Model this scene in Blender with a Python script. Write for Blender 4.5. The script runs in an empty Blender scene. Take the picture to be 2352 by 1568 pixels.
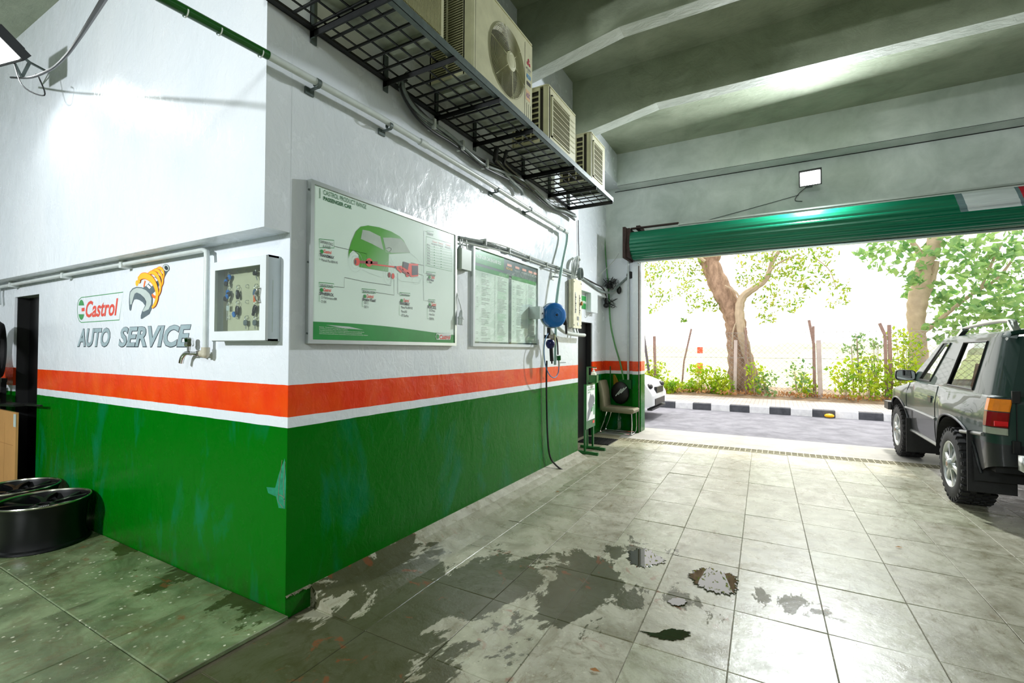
import bpy, math, random
import numpy as np
from mathutils import Vector, Matrix
random.seed(7)
RNG = np.random.default_rng(7)
SC = bpy.context.scene
COL = SC.collection
PI = math.pi

# ------------------------------------------------------------------ camera
W, H = 2352, 1568
YAW, PITCH, ROLL, FPX = 0.511498, 0.0171814, 0.0048423, 1082.87
CAM = np.array([2.42759, -1.72187, 1.53])
def _basis():
    f = np.array([-math.sin(YAW)*math.cos(PITCH), math.cos(YAW)*math.cos(PITCH), math.sin(PITCH)])
    r = np.array([math.cos(YAW), math.sin(YAW), 0.0]); u = np.cross(r, f)
    return np.array([r*math.cos(ROLL)+u*math.sin(ROLL), -r*math.sin(ROLL)+u*math.cos(ROLL), f])
BM = _basis()
def on(px, py, ax, val):
    """point of the plane <ax>=<val> measured at a pixel of the photograph"""
    d = BM.T @ np.array([(px-W/2)/FPX, -(py-H/2)/FPX, 1.0])
    i = 'xyz'.index(ax); t = (val-CAM[i])/d[i]
    return Vector(CAM + d*t)
cam_d = bpy.data.cameras.new('camera'); cam = bpy.data.objects.new('camera', cam_d); COL.objects.link(cam)
cam_d.sensor_width = 36; cam_d.lens = FPX*36/W; cam_d.clip_start = 0.05; cam_d.clip_end = 600
m = Matrix.Identity(4)
for i in range(3):
    m[i][0], m[i][1], m[i][2], m[i][3] = BM[0][i], BM[1][i], -BM[2][i], CAM[i]
cam.matrix_world = m
SC.camera = cam

# ------------------------------------------------------------------ world, sun, lamps, exposure
wd = bpy.data.worlds.new('hazy_sky'); SC.world = wd; wd.use_nodes = True
bg = wd.node_tree.nodes['Background']; bg.inputs['Color'].default_value = (1.0, 0.985, 0.96, 1); bg.inputs['Strength'].default_value = 2.5
def lamp(name, kind, loc, power, color, target=None, size=0.2, spot=None, blend=.3):
    d = bpy.data.lights.new(name, kind); d.energy = power; d.color = color
    o = bpy.data.objects.new(name, d); COL.objects.link(o); o.location = loc
    if kind == 'AREA': d.shape = 'RECTANGLE'; d.size = size; d.size_y = size
    elif kind == 'SUN': d.angle = size
    else: d.shadow_soft_size = size
    if spot: d.spot_size = spot; d.spot_blend = blend
    if target is not None:
        v = Vector(target)-Vector(loc); o.rotation_euler = v.to_track_quat('-Z', 'Y').to_euler()
    return o
lamp('sun', 'SUN', (6, 20, 20), 3.0, (1, .96, .9), (3.5, 9, 0), size=math.radians(5))
L_FRONT = lamp('flood_front', 'AREA', (2.89, 6.72, 4.16), 260, (.92, .97, 1), (2.2, 0.5, 0.9), size=.22)
L_LEFT = lamp('flood_left', 'SPOT', (-2.70, -.60, 3.72), 12, (.90, .97, 1), (-2.5, -.05, 1.0), size=.08, spot=2.6, blend=.6)
L_ROOM = lamp('ceiling_lamp', 'AREA', (-1.4, -4.8, 3.1), 270, (.93, .97, 1), (-1.7, 0, .2), size=.3)
L_FILL = lamp('fill_lamp_back', 'AREA', (3.6, -5.2, 4.3), 130, (.93, 1, .97), (2.4, 1.0, 0), size=.9)  # added unseen fill that brightens the middle wall and ceiling
SC.view_settings.view_transform = 'Standard'; SC.view_settings.look = 'None'
SC.view_settings.exposure = 0.25; SC.view_settings.gamma = 1.0; SC.view_settings.use_curve_mapping = False
SC.cycles.max_bounces = 8; SC.cycles.diffuse_bounces = 4; SC.cycles.glossy_bounces = 4
SC.cycles.transparent_max_bounces = 12; SC.cycles.sample_clamp_indirect = 6; SC.cycles.use_denoising = True
SC.cycles.caustics_reflective = False; SC.cycles.caustics_refractive = False

# ------------------------------------------------------------------ materials
class NT:
    def __init__(s, name):
        s.m = bpy.data.materials.new(name); s.m.use_nodes = True
        s.t = s.m.node_tree; s.b = s.t.nodes['Principled BSDF']; s.out = s.t.nodes['Material Output']
    def n(s, kind, **kw):
        x = s.t.nodes.new('ShaderNode'+kind)
        for k, v in kw.items():
            if k in ('operation', 'data_type', 'blend_type', 'feature', 'wave_type', 'noise_dimensions', 'distance'): setattr(x, k, v)
            else: x.inputs[k].default_value = v
        return x
    def l(s, a, b): s.t.links.new(a, b)
    def pos(s, scale=(1, 1, 1)):
        g = s.n('NewGeometry'); mp = s.n('Mapping'); mp.inputs['Scale'].default_value = scale
        s.l(g.outputs['Position'], mp.inputs['Vector']); return mp.outputs['Vector']
    def noise(s, vec, scale, detail=3, rough=.5, dist=0.0):
        x = s.n('TexNoise'); x.inputs['Scale'].default_value = scale; x.inputs['Detail'].default_value = detail
        x.inputs['Roughness'].default_value = rough; x.inputs['Distortion'].default_value = dist
        s.l(vec, x.inputs['Vector']); return x.outputs['Fac']
    def ramp(s, fac, stops, const=False):
        r = s.n('ValToRGB'); e = r.color_ramp.elements
        while len(e) < len(stops): e.new(0.5)
        for i, (p, c) in enumerate(stops):
            e[i].position = p; e[i].color = (*c, 1) if len(c) == 3 else c
        if const: r.color_ramp.interpolation = 'CONSTANT'
        s.l(fac, r.inputs['Fac']); return r.outputs['Color']
    def mix(s, fac, a, b, mode='MIX'):
        x = s.n('Mix', data_type='RGBA'); x.blend_type = mode
        for v, i in ((fac, 0), (a, 6), (b, 7)):
            if isinstance(v, (int, float)): x.inputs[i].default_value = v
            elif isinstance(v, tuple): x.inputs[i].default_value = (*v, 1)
            else: s.l(v, x.inputs[i])
        return x.outputs[2]
    def math(s, op, a, b=0.0, clamp=False):
        x = s.n('Math', operation=op); x.use_clamp = clamp
        for v, i in ((a, 0), (b, 1)):
            if isinstance(v, (int, float)): x.inputs[i].default_value = v
            else: s.l(v, x.inputs[i])
        return x.outputs[0]
    def bump(s, h, strength, dist=.01):
        x = s.n('Bump'); x.inputs['Strength'].default_value = strength; x.inputs['Distance'].default_value = dist
        s.l(h, x.inputs['Height']); s.l(x.outputs['Normal'], s.b.inputs['Normal']); return x
    def set(s, **kw):
        for k, v in kw.items():
            k = k.replace('_', ' ')
            if isinstance(v, tuple): s.b.inputs[k].default_value = (*v, 1) if len(v) == 3 else v
            elif isinstance(v, (int, float)): s.b.inputs[k].default_value = v
            else: s.l(v, s.b.inputs[k])
        return s
def srgb(r, g, b):
    f = lambda c: (c/255/12.92 if c <= 10 else ((c/255+.055)/1.055)**2.4)
    return (f(r), f(g), f(b))
_mc = {}
def mat(name, rgb, rough=.5, metal=0.0, var=.12, scale=6, bump=0.0, bscale=40, coat=0.0, lin=False):
    if name in _mc: return _mc[name]
    s = NT(name); c = rgb if lin else srgb(*rgb)
    v = s.pos(); nz = s.noise(v, scale, 4, .6)
    s.set(Base_Color=s.ramp(nz, [(.3, tuple(x*(1-var) for x in c)), (.7, tuple(min(1, x*(1+var)) for x in c))]), Roughness=rough, Metallic=metal)
    if coat: s.set(Coat_Weight=coat, Coat_Roughness=.05)
    if bump: s.bump(s.noise(v, bscale, 3), bump, .005)
    _mc[name] = s.m; return s.m
def emit(name, rgb, strength):
    s = NT(name); s.set(Base_Color=rgb, Emission_Color=rgb, Emission_Strength=strength); return s.m

def wall_paint():
    s = NT('enamel_wall_paint'); g = s.n('NewGeometry'); sep = s.n('SeparateXYZ'); s.l(g.outputs['Position'], sep.inputs[0])
    v = s.pos(); wob = s.math('MULTIPLY', s.math('SUBTRACT', s.noise(v, 9, 2), .5), .006)
    z = s.math('DIVIDE', s.math('ADD', sep.outputs['Z'], wob), 5.2)
    white = srgb(229, 233, 238); green = srgb(0, 104, 10); red = srgb(232, 58, 14)
    band = s.ramp(z, [(0, green), (1.076/5.2, white), (1.128/5.2, red), (1.301/5.2, white)], True)
    isgreen = s.ramp(z, [(0, (1, 1, 1)), (1.076/5.2, (0, 0, 0))], True)
    low = s.ramp(z, [(0, (1, 1, 1)), (.03, (.35, .35, .35)), (.07, (0, 0, 0))])
    streak = s.noise(s.pos((1.2, 1.2, .45)), 2.6, 5, .62, .6)
    teal = s.ramp(streak, [(.55, (0, 0, 0)), (.68, (.75, .75, .75))])
    c = s.mix(s.math('MULTIPLY', isgreen, teal), band, srgb(6, 112, 70))
    isred = s.ramp(z, [(0, (0, 0, 0)), (1.128/5.2, (1, 1, 1)), (1.301/5.2, (0, 0, 0))], True)
    c = s.mix(s.math('MULTIPLY', isred, s.ramp(s.noise(s.pos((1, 1, .6)), 5, 4, .6), [(.4, (0, 0, 0)), (.7, (.6, .6, .6))])), c, srgb(245, 96, 22))
    dirt = s.math('MULTIPLY', low, s.ramp(s.noise(v, 7, 5, .7), [(.35, (0, 0, 0)), (.65, (1, 1, 1))]))
    c = s.mix(s.math('MULTIPLY', dirt, .6), c, srgb(40, 48, 26))
    soil = s.ramp(s.noise(s.pos((1, 1, .4)), 1.7, 5, .65), [(.35, (.93, .95, .97)), (.7, (1, 1, 1))])
    c = s.mix(1.0, c, soil, 'MULTIPLY')
    s.set(Base_Color=c, Roughness=s.ramp(s.noise(v, 5, 4, .6), [(.3, (.16,)*3), (.75, (.34,)*3)]))
    s.l(s.math('SUBTRACT', .5, s.math('MULTIPLY', isgreen, .33)), s.b.inputs['Specular IOR Level'])
    n1 = s.noise(s.pos((1, 1, .65)), 16, 5, .6, .9); n2 = s.noise(v, 2.2, 3, .5, .8)
    h = s.math('ADD', s.math('MULTIPLY', n1, .35), n2)
    s.bump(h, .42, .022); return s.m
def slate(name, light, mid, dark, wet=None, spots=0.0):
    s = NT(name); v = s.pos(); oi = s.n('ObjectInfo')
    shift = s.n('VectorMath', operation='ADD'); sc = s.math('MULTIPLY', oi.outputs['Random'], 40)
    cmb = s.n('CombineXYZ'); s.l(sc, cmb.inputs[0]); s.l(sc, cmb.inputs[1])
    s.l(v, shift.inputs[0]); s.l(cmb.outputs[0], shift.inputs[1]); tv = shift.outputs[0]
    n = s.noise(tv, 3.2, 7, .62, .8)
    c = s.ramp(n, [(.30, srgb(*dark)), (.45, srgb(*mid)), (.62, srgb(*light))])
    n2 = s.noise(v, 1.1, 5, .6, 1.0)
    c = s.mix(s.ramp(n2, [(.42, (0, 0, 0)), (.66, (.55,)*3)]), c, srgb(*mid), 'MIX')
    tint = s.ramp(oi.outputs['Random'], [(0, (.86, .88, .84)), (.5, (1, 1, 1)), (1, (.95, 1.0, .93))])
    c = s.mix(1.0, c, tint, 'MULTIPLY')
    grime = s.ramp(s.noise(v, 5.5, 8, .75, 1.6), [(.50, (0, 0, 0)), (.70, (.75,)*3)])
    c = s.mix(grime, c, srgb(96, 88, 56))
    st = s.ramp(s.noise(s.pos((3.2, .8, 1)), 6.5, 8, .8, .6), [(.52, (0, 0, 0)), (.64, (.8,)*3)]); c = s.mix(s.math('MULTIPLY', st, s.ramp(n2, [(.4, (0,)*3), (.6, (1,)*3)])), c, srgb(104, 92, 56))
    rough = s.ramp(s.noise(v, 7, 5, .6), [(.3, (.19,)*3), (.7, (.42,)*3)])
    if spots:
        vo = s.n('TexVoronoi'); vo.inputs['Scale'].default_value = 24; s.l(v, vo.inputs['Vector'])
        sp = s.math('MULTIPLY', s.ramp(s.math('ADD', vo.outputs['Distance'], s.math('MULTIPLY', s.noise(v, 45, 2), .42)), [(.33, (1,)*3), (.40, (0,)*3)]), s.ramp(s.noise(v, 2.4, 3), [(.38, (0,)*3), (.52, (1,)*3)]))
        sp = s.math('MULTIPLY', sp, s.ramp(s.noise(v, 31, 1), [(.40, (0,)*3), (.5, (1,)*3)]))
        c = s.mix(s.math('MULTIPLY', sp, spots), c, srgb(214, 214, 190))
    if wet:
        tot = None
        for (x, y, r, k) in wet:
            d = s.n('VectorMath', operation='DISTANCE'); s.l(s.pos((1, 1, 0)), d.inputs[0]); d.inputs[1].default_value = (x, y, 0)
            a = s.math('MULTIPLY', s.math('SUBTRACT', 1.0, s.math('DIVIDE', d.outputs['Value'], r)), k, True)
            tot = a if tot is None else s.math('MAXIMUM', tot, a)
        nn = s.noise(s.pos((1, .55, 1)), 2.6, 7, .66, .35)
        w = s.ramp(s.math('ADD', tot, s.math('MULTIPLY', s.math('SUBTRACT', nn, .5), 3.2)), [(.52, (0,)*3), (.58, (1,)*3)])
        w = s.math('MULTIPLY', w, s.ramp(tot, [(.02, (0,)*3), (.12, (1,)*3)]))
        c = s.mix(s.math('MULTIPLY', w, .88), c, srgb(52, 56, 26))
        rust = s.math('MULTIPLY', s.ramp(s.noise(v, 4.3, 4, .6, 1.5), [(.62, (0,)*3), (.68, (1,)*3)]), s.ramp(tot, [(.05, (0,)*3), (.3, (1,)*3)]))
        c = s.mix(s.math('MULTIPLY', rust, .55), c, srgb(128, 66, 36))
        rough = s.mix(w, rough, (.13, .13, .13)); s.l(s.math('SUBTRACT', .85, s.math('MULTIPLY', w, .5)), s.b.inputs['Specular IOR Level'])
    s.set(Base_Color=c, Roughness=rough)
    s.bump(s.noise(tv, 11, 8, .68), .28, .012); return s.m
def concrete(name, c0, c1, bump=.4, rough=.7, scale=2.5, dist=.02):
    s = NT(name); v = s.pos()
    s.set(Base_Color=s.ramp(s.noise(v, scale, 7, .65, .4), [(.3, srgb(*c0)), (.7, srgb(*c1))]), Roughness=rough)
    s.bump(s.noise(s.pos((1, 2.2, 1)), 6, 7, .65, .5), bump, dist); return s.m
def leafmat(name, c0, c1, trans=.55):
    s = NT(name); v = s.pos()
    c = s.ramp(s.noise(v, 3.5, 3), [(.35, srgb(*c0)), (.65, srgb(*c1))])
    s.set(Base_Color=c, Roughness=.5)
    tr = s.n('BsdfTranslucent'); s.l(c, tr.inputs['Color']); mx = s.n('MixShader'); mx.inputs[0].default_value = trans
    s.l(s.b.outputs[0], mx.inputs[1]); s.l(tr.outputs[0], mx.inputs[2]); s.l(mx.outputs[0], s.out.inputs['Surface']); return s.m
def glass(name, tint, rough=.02, mixf=.2, ior=1.45):
    s = NT(name); s.set(Base_Color=tint, Roughness=rough, Metallic=0.0, IOR=ior, Coat_Weight=.3)
    tr = s.n('BsdfTransparent'); tr.inputs['Color'].default_value = (*tint, 1)
    gl = s.n('BsdfGlossy'); gl.inputs['Roughness'].default_value = rough
    fr = s.n('LayerWeight'); fr.inputs['Blend'].default_value = .5
    mx = s.n('MixShader'); s.l(s.math('ADD', s.math('MULTIPLY', s.math('POWER', fr.outputs['Facing'], 4.0), .6), .03+mixf*.3, True), mx.inputs[0])
    s.l(tr.outputs[0], mx.inputs[1]); s.l(gl.outputs[0], mx.inputs[2]); s.l(mx.outputs[0], s.out.inputs['Surface']); return s.m

M_WALL = wall_paint()
M_CEIL = concrete('painted_ceiling_plaster', (128, 138, 116), (168, 176, 154), .55, .62, 1.6, .03)
M_BEAM = concrete('painted_beam_plaster', (176, 184, 172), (206, 212, 202), .5, .5, 2.5, .02)
M_LINTEL = concrete('lintel_plaster', (180, 190, 184), (218, 224, 220), .25, .55, 1.8, .012)
M_MORTAR = concrete('cement_mortar', (96, 92, 70), (126, 122, 98), .4, .7, 5)
WET = [(.5, -.1, 1.2, 1.25), (.55, .75, .95, 1.3), (1.25, 1.15, .75, 1.15), (.45, -.2, .9, 1.0), (1.45, 1.9, .4, .9), (1.95, 1.35, .35, .8), (2.5, 1.6, .3, .5)]
M_TILE = slate('beige_slate_tile', (180, 177, 158), (157, 154, 134), (120, 116, 92), WET, .35)
M_TILEP = slate('green_slate_tile', (134, 150, 112), (98, 114, 80), (60, 64, 38), [(-.3, -.02, .5, .9), (-1.1, 0, .42, .8), (-1.9, 0, .42, .8)], .9)  # dark patches along the wall foot paint in its shadow and grime
M_ASPH = concrete('asphalt', (96, 96, 104), (134, 134, 142), .5, .85, 3)
M_DARK = mat('dark_void', (8, 9, 10), .6)
M_BLACKPANEL = mat('black_door_film', (5, 6, 7), .35)
M_STEEL = mat('brushed_aluminium', (190, 196, 194), .3, .9, .05)
M_CHROME = mat('chrome', (225, 225, 225), .08, 1.0, .02)
M_WHITEP = mat('white_paint_metal', (222, 228, 230), .35, 0, .04)
M_WHITEPVC = mat('white_painted_pipe', (205, 212, 210), .3, 0, .08, 12)
M_GREENP = mat('green_painted_pipe', (18, 84, 22), .3, 0, .1)
M_BLKSTEEL = mat('black_painted_angle_steel', (22, 24, 25), .5, .2, .35, 30, .3)
M_GRYSTEEL = mat('grey_painted_steel', (92, 104, 102), .45, .3, .2, 20, .2)
M_ACBODY = mat('aged_cream_ac_casing', (196, 194, 160), .5, 0, .1, 7, .1)
M_ACDARK = mat('dark_coil_fins', (38, 36, 26), .7)
M_ACGRILLE = mat('cream_grille', (160, 158, 120), .5)
M_CABLE_B = mat('black_cable', (16, 18, 20), .45)
M_CABLE_G = mat('grey_conduit', (120, 130, 128), .45, 0, .25, 20)
M_CABLE_W = mat('white_cable', (190, 196, 190), .4, 0, .1)
M_PRINTG = mat('print_green', (20, 140, 56), .3)
M_PRINTGD = mat('print_dark_green', (8, 96, 44), .3)
M_PRINTR = mat('print_red', (226, 62, 32), .35)
M_PRINTRD = mat('print_dark_red', (150, 34, 26), .35)
M_PRINTK = mat('print_black', (28, 32, 36), .4)
M_PRINTGREY = mat('print_grey', (120, 126, 130), .4)
M_PRINTLG = mat('print_light_grey', (188, 200, 196), .4)
M_PRINTW = mat('print_white', (236, 240, 238), .4)
M_YEL = mat('sign_yellow', (252, 190, 10), .35, 0, .02)
M_ORA = mat('sign_orange', (240, 110, 16), .35, 0, .05)
M_SILV = mat('sign_silver', (150, 170, 176), .35, 0, .12, 14)
M_SILVD = mat('sign_dark_steel', (84, 100, 108), .35, 0, .2, 14)
M_OUTL = mat('sign_outline', (30, 44, 52), .4)
M_POSTER = mat('poster_board', (224, 242, 232), .22, 0, .03, 2)
M_FILM = glass('plastic_film', (.96, .98, .97), .05, .02)
M_GLASS = glass('clear_glass', (.93, .96, .95), .01, .15)
M_CARGLASS = glass('car_glass', (.62, .68, .64), .01, .4, 1.6)
M_GREEN = mat('gloss_green_paint', (10, 92, 34), .3, 0, .1)
M_RUBBER = mat('tyre_rubber', (24, 24, 25), .7, 0, .2, 20, .3, 60)
M_BLKPL = mat('black_plastic', (18, 19, 20), .4)
M_BLUE = mat('blue_enamel', (24, 112, 190), .3, 0, .08, 9)
M_CARD = mat('brown_cardboard', (190, 142, 84), .8, 0, .08, 5)

# ------------------------------------------------------------------ mesh builder
WL = {}
class MB:
    def __init__(s): s.v = []; s.f = []
    def add(s, vs, fs):
        o = len(s.v); s.v += [Vector(x) for x in vs]; s.f += [tuple(i+o for i in f) for f in fs]; return s
    def box(s, x0, x1, y0, y1, z0, z1, c=0.0):
        if c:
            return s.prism([(x0+c, y0), (x1-c, y0), (x1, y0+c), (x1, y1-c), (x1-c, y1), (x0+c, y1), (x0, y1-c), (x0, y0+c)], 'z', z0, z1)
        return s.add([(x0,y0,z0),(x1,y0,z0),(x1,y1,z0),(x0,y1,z0),(x0,y0,z1),(x1,y0,z1),(x1,y1,z1),(x0,y1,z1)],
                     [(0,3,2,1),(4,5,6,7),(0,1,5,4),(1,2,6,5),(2,3,7,6),(3,0,4,7)])
    def obox(s, c, ax, ay, az, hx, hy, hz):
        c = Vector(c); ax, ay, az = (Vector(a).normalized() for a in (ax, ay, az))
        vs = [c+ax*hx*i+ay*hy*j+az*hz*k for k in (-1, 1) for (i, j) in ((-1,-1),(1,-1),(1,1),(-1,1))]
        return s.add(vs, [(0,3,2,1),(4,5,6,7),(0,1,5,4),(1,2,6,5),(2,3,7,6),(3,0,4,7)])
    def bar(s, a, b, w, h=None, up=(0, 0, 1)):
        a, b = Vector(a), Vector(b); d = (b-a).normalized(); u = Vector(up)
        if abs(d.dot(u)) > .98: u = Vector((0, 1, 0)) if abs(d.y) < .9 else Vector((1, 0, 0))
        sd = d.cross(u).normalized(); u = sd.cross(d)
        return s.obox((a+b)/2, d, sd, u, (b-a).length/2, w/2, (h or w)/2)
    def tube(s, pts, r, seg=10, cap=True):
        pts = [Vector(p) for p in pts]; n = len(pts); rs = r if isinstance(r, (list, tuple)) else [r]*n
        vs = []; prev = None
        for i, p in enumerate(pts):
            d = (pts[min(i+1, n-1)]-pts[max(i-1, 0)]).normalized()
            if prev is None:
                u = Vector((0, 0, 1)) if abs(d.z) < .9 else Vector((1, 0, 0)); a = d.cross(u).normalized()
            else: a = (prev-d*prev.dot(d)).normalized()
            prev = a; b = d.cross(a)
            vs += [p+(a*math.cos(t)+b*math.sin(t))*rs[i] for t in (2*PI*k/seg for k in range(seg))]
        fs = [(i*seg+k, i*seg+(k+1) % seg, (i+1)*seg+(k+1) % seg, (i+1)*seg+k) for i in range(n-1) for k in range(seg)]
        if cap: fs += [tuple(range(seg))[::-1], tuple(range((n-1)*seg, n*seg))]
        return s.add(vs, fs)
    def cyl(s, a, b, r, seg=20, r2=None): return s.tube([a, b], [r, r if r2 is None else r2], seg)
    def prism(s, poly, ax, a, b):
        n = len(poly)
        def P(p, t): return {'x': (t, p[0], p[1]), 'y': (p[0], t, p[1]), 'z': (p[0], p[1], t)}[ax]
        vs = [P(p, a) for p in poly]+[P(p, b) for p in poly]
        return s.add(vs, [tuple(range(n))[::-1], tuple(range(n, 2*n))]+[(i, (i+1) % n, n+(i+1) % n, n+i) for i in range(n)])
    def lathe(s, prof, c, axis, seg=32, closed=False):
        """prof: (radius, offset along axis)"""
        c = Vector(c); ax = Vector(axis).normalized(); u = Vector((0, 0, 1)) if abs(ax.z) < .9 else Vector((1, 0, 0))
        a = ax.cross(u).normalized(); b = ax.cross(a); n = len(prof); vs = []
        for k in range(seg):
            t = 2*PI*k/seg; d = a*math.cos(t)+b*math.sin(t); vs += [c+ax*o+d*r for r, o in prof]
        m_ = n if closed else n-1
        return s.add(vs, [(k*n+i, k*n+(i+1) % n, ((k+1) % seg)*n+(i+1) % n, ((k+1) % seg)*n+i) for k in range(seg) for i in range(m_)])
    def sphere(s, c, r, seg=12, sc=(1, 1, 1)):
        c = Vector(c); n = seg//2; vs = []
        for i in range(n+1):
            t = PI*i/n
            for k in range(seg):
                q = 2*PI*k/seg; vs.append(c+Vector((math.sin(t)*math.cos(q)*r*sc[0], math.sin(t)*math.sin(q)*r*sc[1], math.cos(t)*r*sc[2])))
        return s.add(vs, [(i*seg+k, (i+1)*seg+k, (i+1)*seg+(k+1) % seg, i*seg+(k+1) % seg) for i in range(n) for k in range(seg)])
    def face(s, pts): return s.add(pts, [tuple(range(len(pts)))])
    def grid(s, rows):
        n = len(rows[0]); vs = [p for r in rows for p in r]
        return s.add(vs, [(i*n+k, i*n+k+1, (i+1)*n+k+1, (i+1)*n+k) for i in range(len(rows)-1) for k in range(n-1)])
    def stroke(s, pts, w, nrm):
        pts = [Vector(p) for p in pts]; nrm = Vector(nrm)
        ws = w if isinstance(w, (list, tuple)) else [w]*len(pts); L, R = [], []
        for i, p in enumerate(pts):
            d = (pts[min(i+1, len(pts)-1)]-pts[max(i-1, 0)]).normalized(); sd = nrm.cross(d).normalized()*ws[i]/2
            L.append(p+sd); R.append(p-sd)
        return s.grid([L, R])
    def text(s, t, p0, p1, u, v=(0, 0, 1), shear=0.0, bold=0.0, keep=False, lift=0.0):
        """lettering filling the rectangle with corners p0 (bottom left) and p1 (top right) along u and v"""
        key = (t, shear, bold)
        if key not in _tx:
            cu = bpy.data.curves.new('t', 'FONT'); cu.body = t; cu.shear = shear; cu.offset = bold; cu.resolution_u = 3
            ob = bpy.data.objects.new('t', cu); me = bpy.data.meshes.new_from_object(ob)
            _tx[key] = ([x.co.copy() for x in me.vertices], [tuple(p.vertices) for p in me.polygons])
            bpy.data.objects.remove(ob); bpy.data.curves.remove(cu); bpy.data.meshes.remove(me)
        vs, fs = _tx[key]
        if not vs: return s
        x0 = min(q.x for q in vs); x1 = max(q.x for q in vs); y0 = min(q.y for q in vs); y1 = max(q.y for q in vs)
        p0, p1, u, v = Vector(p0), Vector(p1), Vector(u), Vector(v); n = u.cross(v)
        wU = (p1-p0).dot(u); hV = (p1-p0).dot(v); sx = wU/(x1-x0); sy = hV/(y1-y0)
        if keep: sx = sy
        return s.add([p0+u*((q.x-x0)*sx)+v*((q.y-y0)*sy)+n*lift for q in vs], fs)
    def build_each(s, name, material, parent=None):
        p = list(range(len(s.v)))
        def r(i):
            while p[i] != i: i = p[i]
            return i
        for f in s.f:
            for i in f[1:]: p[r(i)] = r(f[0])
        gs = {}
        for f in s.f: gs.setdefault(r(f[0]), []).append(f)
        for fs in gs.values():
            ids = sorted({i for f in fs for i in f}); mp = {i: k for k, i in enumerate(ids)}
            b = MB(); b.v = [s.v[i] for i in ids]; b.f = [tuple(mp[i] for i in f) for f in fs]; b.build(name, material, parent)
    def build(s, name, material, parent=None, smooth=False, loc=None):
        xs = np.array([tuple(v) for v in s.v]); lo, hi = xs.min(0), xs.max(0)
        o3 = Vector(loc) if loc is not None else Vector(((lo[0]+hi[0])/2, (lo[1]+hi[1])/2, lo[2] if parent is None else (lo[2]+hi[2])/2))
        me = bpy.data.meshes.new(name); me.from_pydata([tuple(v) for v in (xs-np.array(o3))], [], s.f); me.materials.append(material)
        if smooth:
            me.polygons.foreach_set('use_smooth', [True]*len(me.polygons)); me.update()
            try: me.set_sharp_from_angle(angle=math.radians(38))
            except Exception: pass
        me.update(); o = bpy.data.objects.new(name, me); COL.objects.link(o); WL[o.name] = o3
        if parent is not None: o.parent = parent; o.location = o3-WL[parent.name]
        else: o.location = o3
        return o
_tx = {}
def fixn(o):
    import bmesh
    b = bmesh.new(); b.from_mesh(o.data); bmesh.ops.remove_doubles(b, verts=b.verts, dist=1e-5); bmesh.ops.recalc_face_normals(b, faces=b.faces); b.to_mesh(o.data); b.free()
    return o
def tag(o, label=None, cat=None, group=None, kind=None):
    for k, v in (('label', label), ('category', cat), ('group', group), ('kind', kind)):
        if v: o[k] = v
    return o
def empty(name, loc, label=None, cat=None, group=None, kind=None):
    o = bpy.data.objects.new(name, None); COL.objects.link(o); o.location = loc; WL[o.name] = Vector(loc)
    o.empty_display_size = .1; return tag(o, label, cat, group, kind)
def dup(o, delta=(0, 0, 0), parent=None, rot=None):
    c = o.copy(); COL.objects.link(c)
    if parent is None: c.location = o.location+Vector(delta)
    else: c.parent = parent
    WL[c.name] = WL[o.name]+Vector(delta)
    for ch in list(o.children): dup(ch, delta, c)
    return c
def struct(o): o['kind'] = 'structure'; return o
def piece(o, mesh_from, parent, world):
    """another piece that shares its mesh"""
    c = bpy.data.objects.new(mesh_from.name, mesh_from.data); COL.objects.link(c); c.parent = parent
    c.location = Vector(world)-WL[parent.name]; WL[c.name] = Vector(world); return c
def arc(c, r, a0, a1, n, f):
    return [f(c[0]+r*math.cos(a0+(a1-a0)*i/n), c[1]+r*math.sin(a0+(a1-a0)*i/n)) for i in range(n+1)]
def spline(pts, n=6):
    pts = [Vector(p) for p in pts]; out = []
    for i in range(len(pts)-1):
        p0, p1, p2, p3 = pts[max(i-1, 0)], pts[i], pts[i+1], pts[min(i+2, len(pts)-1)]
        for k in range(n):
            t = k/n; out.append(.5*((2*p1)+(p2-p0)*t+(2*p0-5*p1+4*p2-p3)*t*t+(3*p1-p0-3*p2+p3)*t**3))
    return out+[pts[-1]]
# ================================================================== STRUCTURE
struct(MB().box(-.68, 8.2, -8, 7.5, 5.2, 5.4).box(-6.6, -.68, -8, 1.2, 5.2, 5.4).build('ceiling', M_CEIL))
wl = struct(MB().box(-3.76, -.001, 0, .15, 0, 2.2).box(-6.5, -4.42, 0, .15, 0, 2.2).box(-4.42, -3.76, 0, .15, 2.043, 2.2).build('wall_left', M_WALL))
MB().box(-6.5, -.001, -.156, .15, 2.193, 5.2).build('upper_wall', M_WALL, wl)
wm = struct(MB().box(-.2, 0, .001, 4.494, 0, 5.2).build('wall_middle', M_WALL))
wr = struct(MB().box(-.68, -.48, 4.494, 5.3, 0, 4.66).box(-.68, -.48, 6.42, 7.2, 0, 4.66).box(-.68, -.48, 5.3, 6.42, 2.015, 4.66).box(-.68, -.17, 4.494, 7.2, 4.66, 5.2).build('wall_recess', M_WALL))
wf = struct(MB().box(-.68, .2, 7.2, 7.5, 0, 3.3).box(6.9, 8.2, 7.2, 7.5, 0, 3.3).build('wall_front', M_WALL))
MB().box(-.68, 8.2, 7.2, 7.5, 3.3, 4.66).build('lintel', M_LINTEL, wf)
b3 = struct(MB().box(-.17, 8.2, 6.9, 7.5, 4.6, 5.25).build('trim_1', M_LINTEL)); b3['label'] = 'white plastered edge beam above the shutter lintel'
def beam(y0, y1, name):
    mb = MB(); zb, xk, zw = 4.64, 1.12, 4.44
    mb.prism([(-.2, zw-.02), (0, zw), (xk, zb), (8.2, zb), (8.2, 5.25), (-.2, 5.25)], 'y', y0, y1)
    return struct(mb.build(name, M_CEIL))
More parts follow.
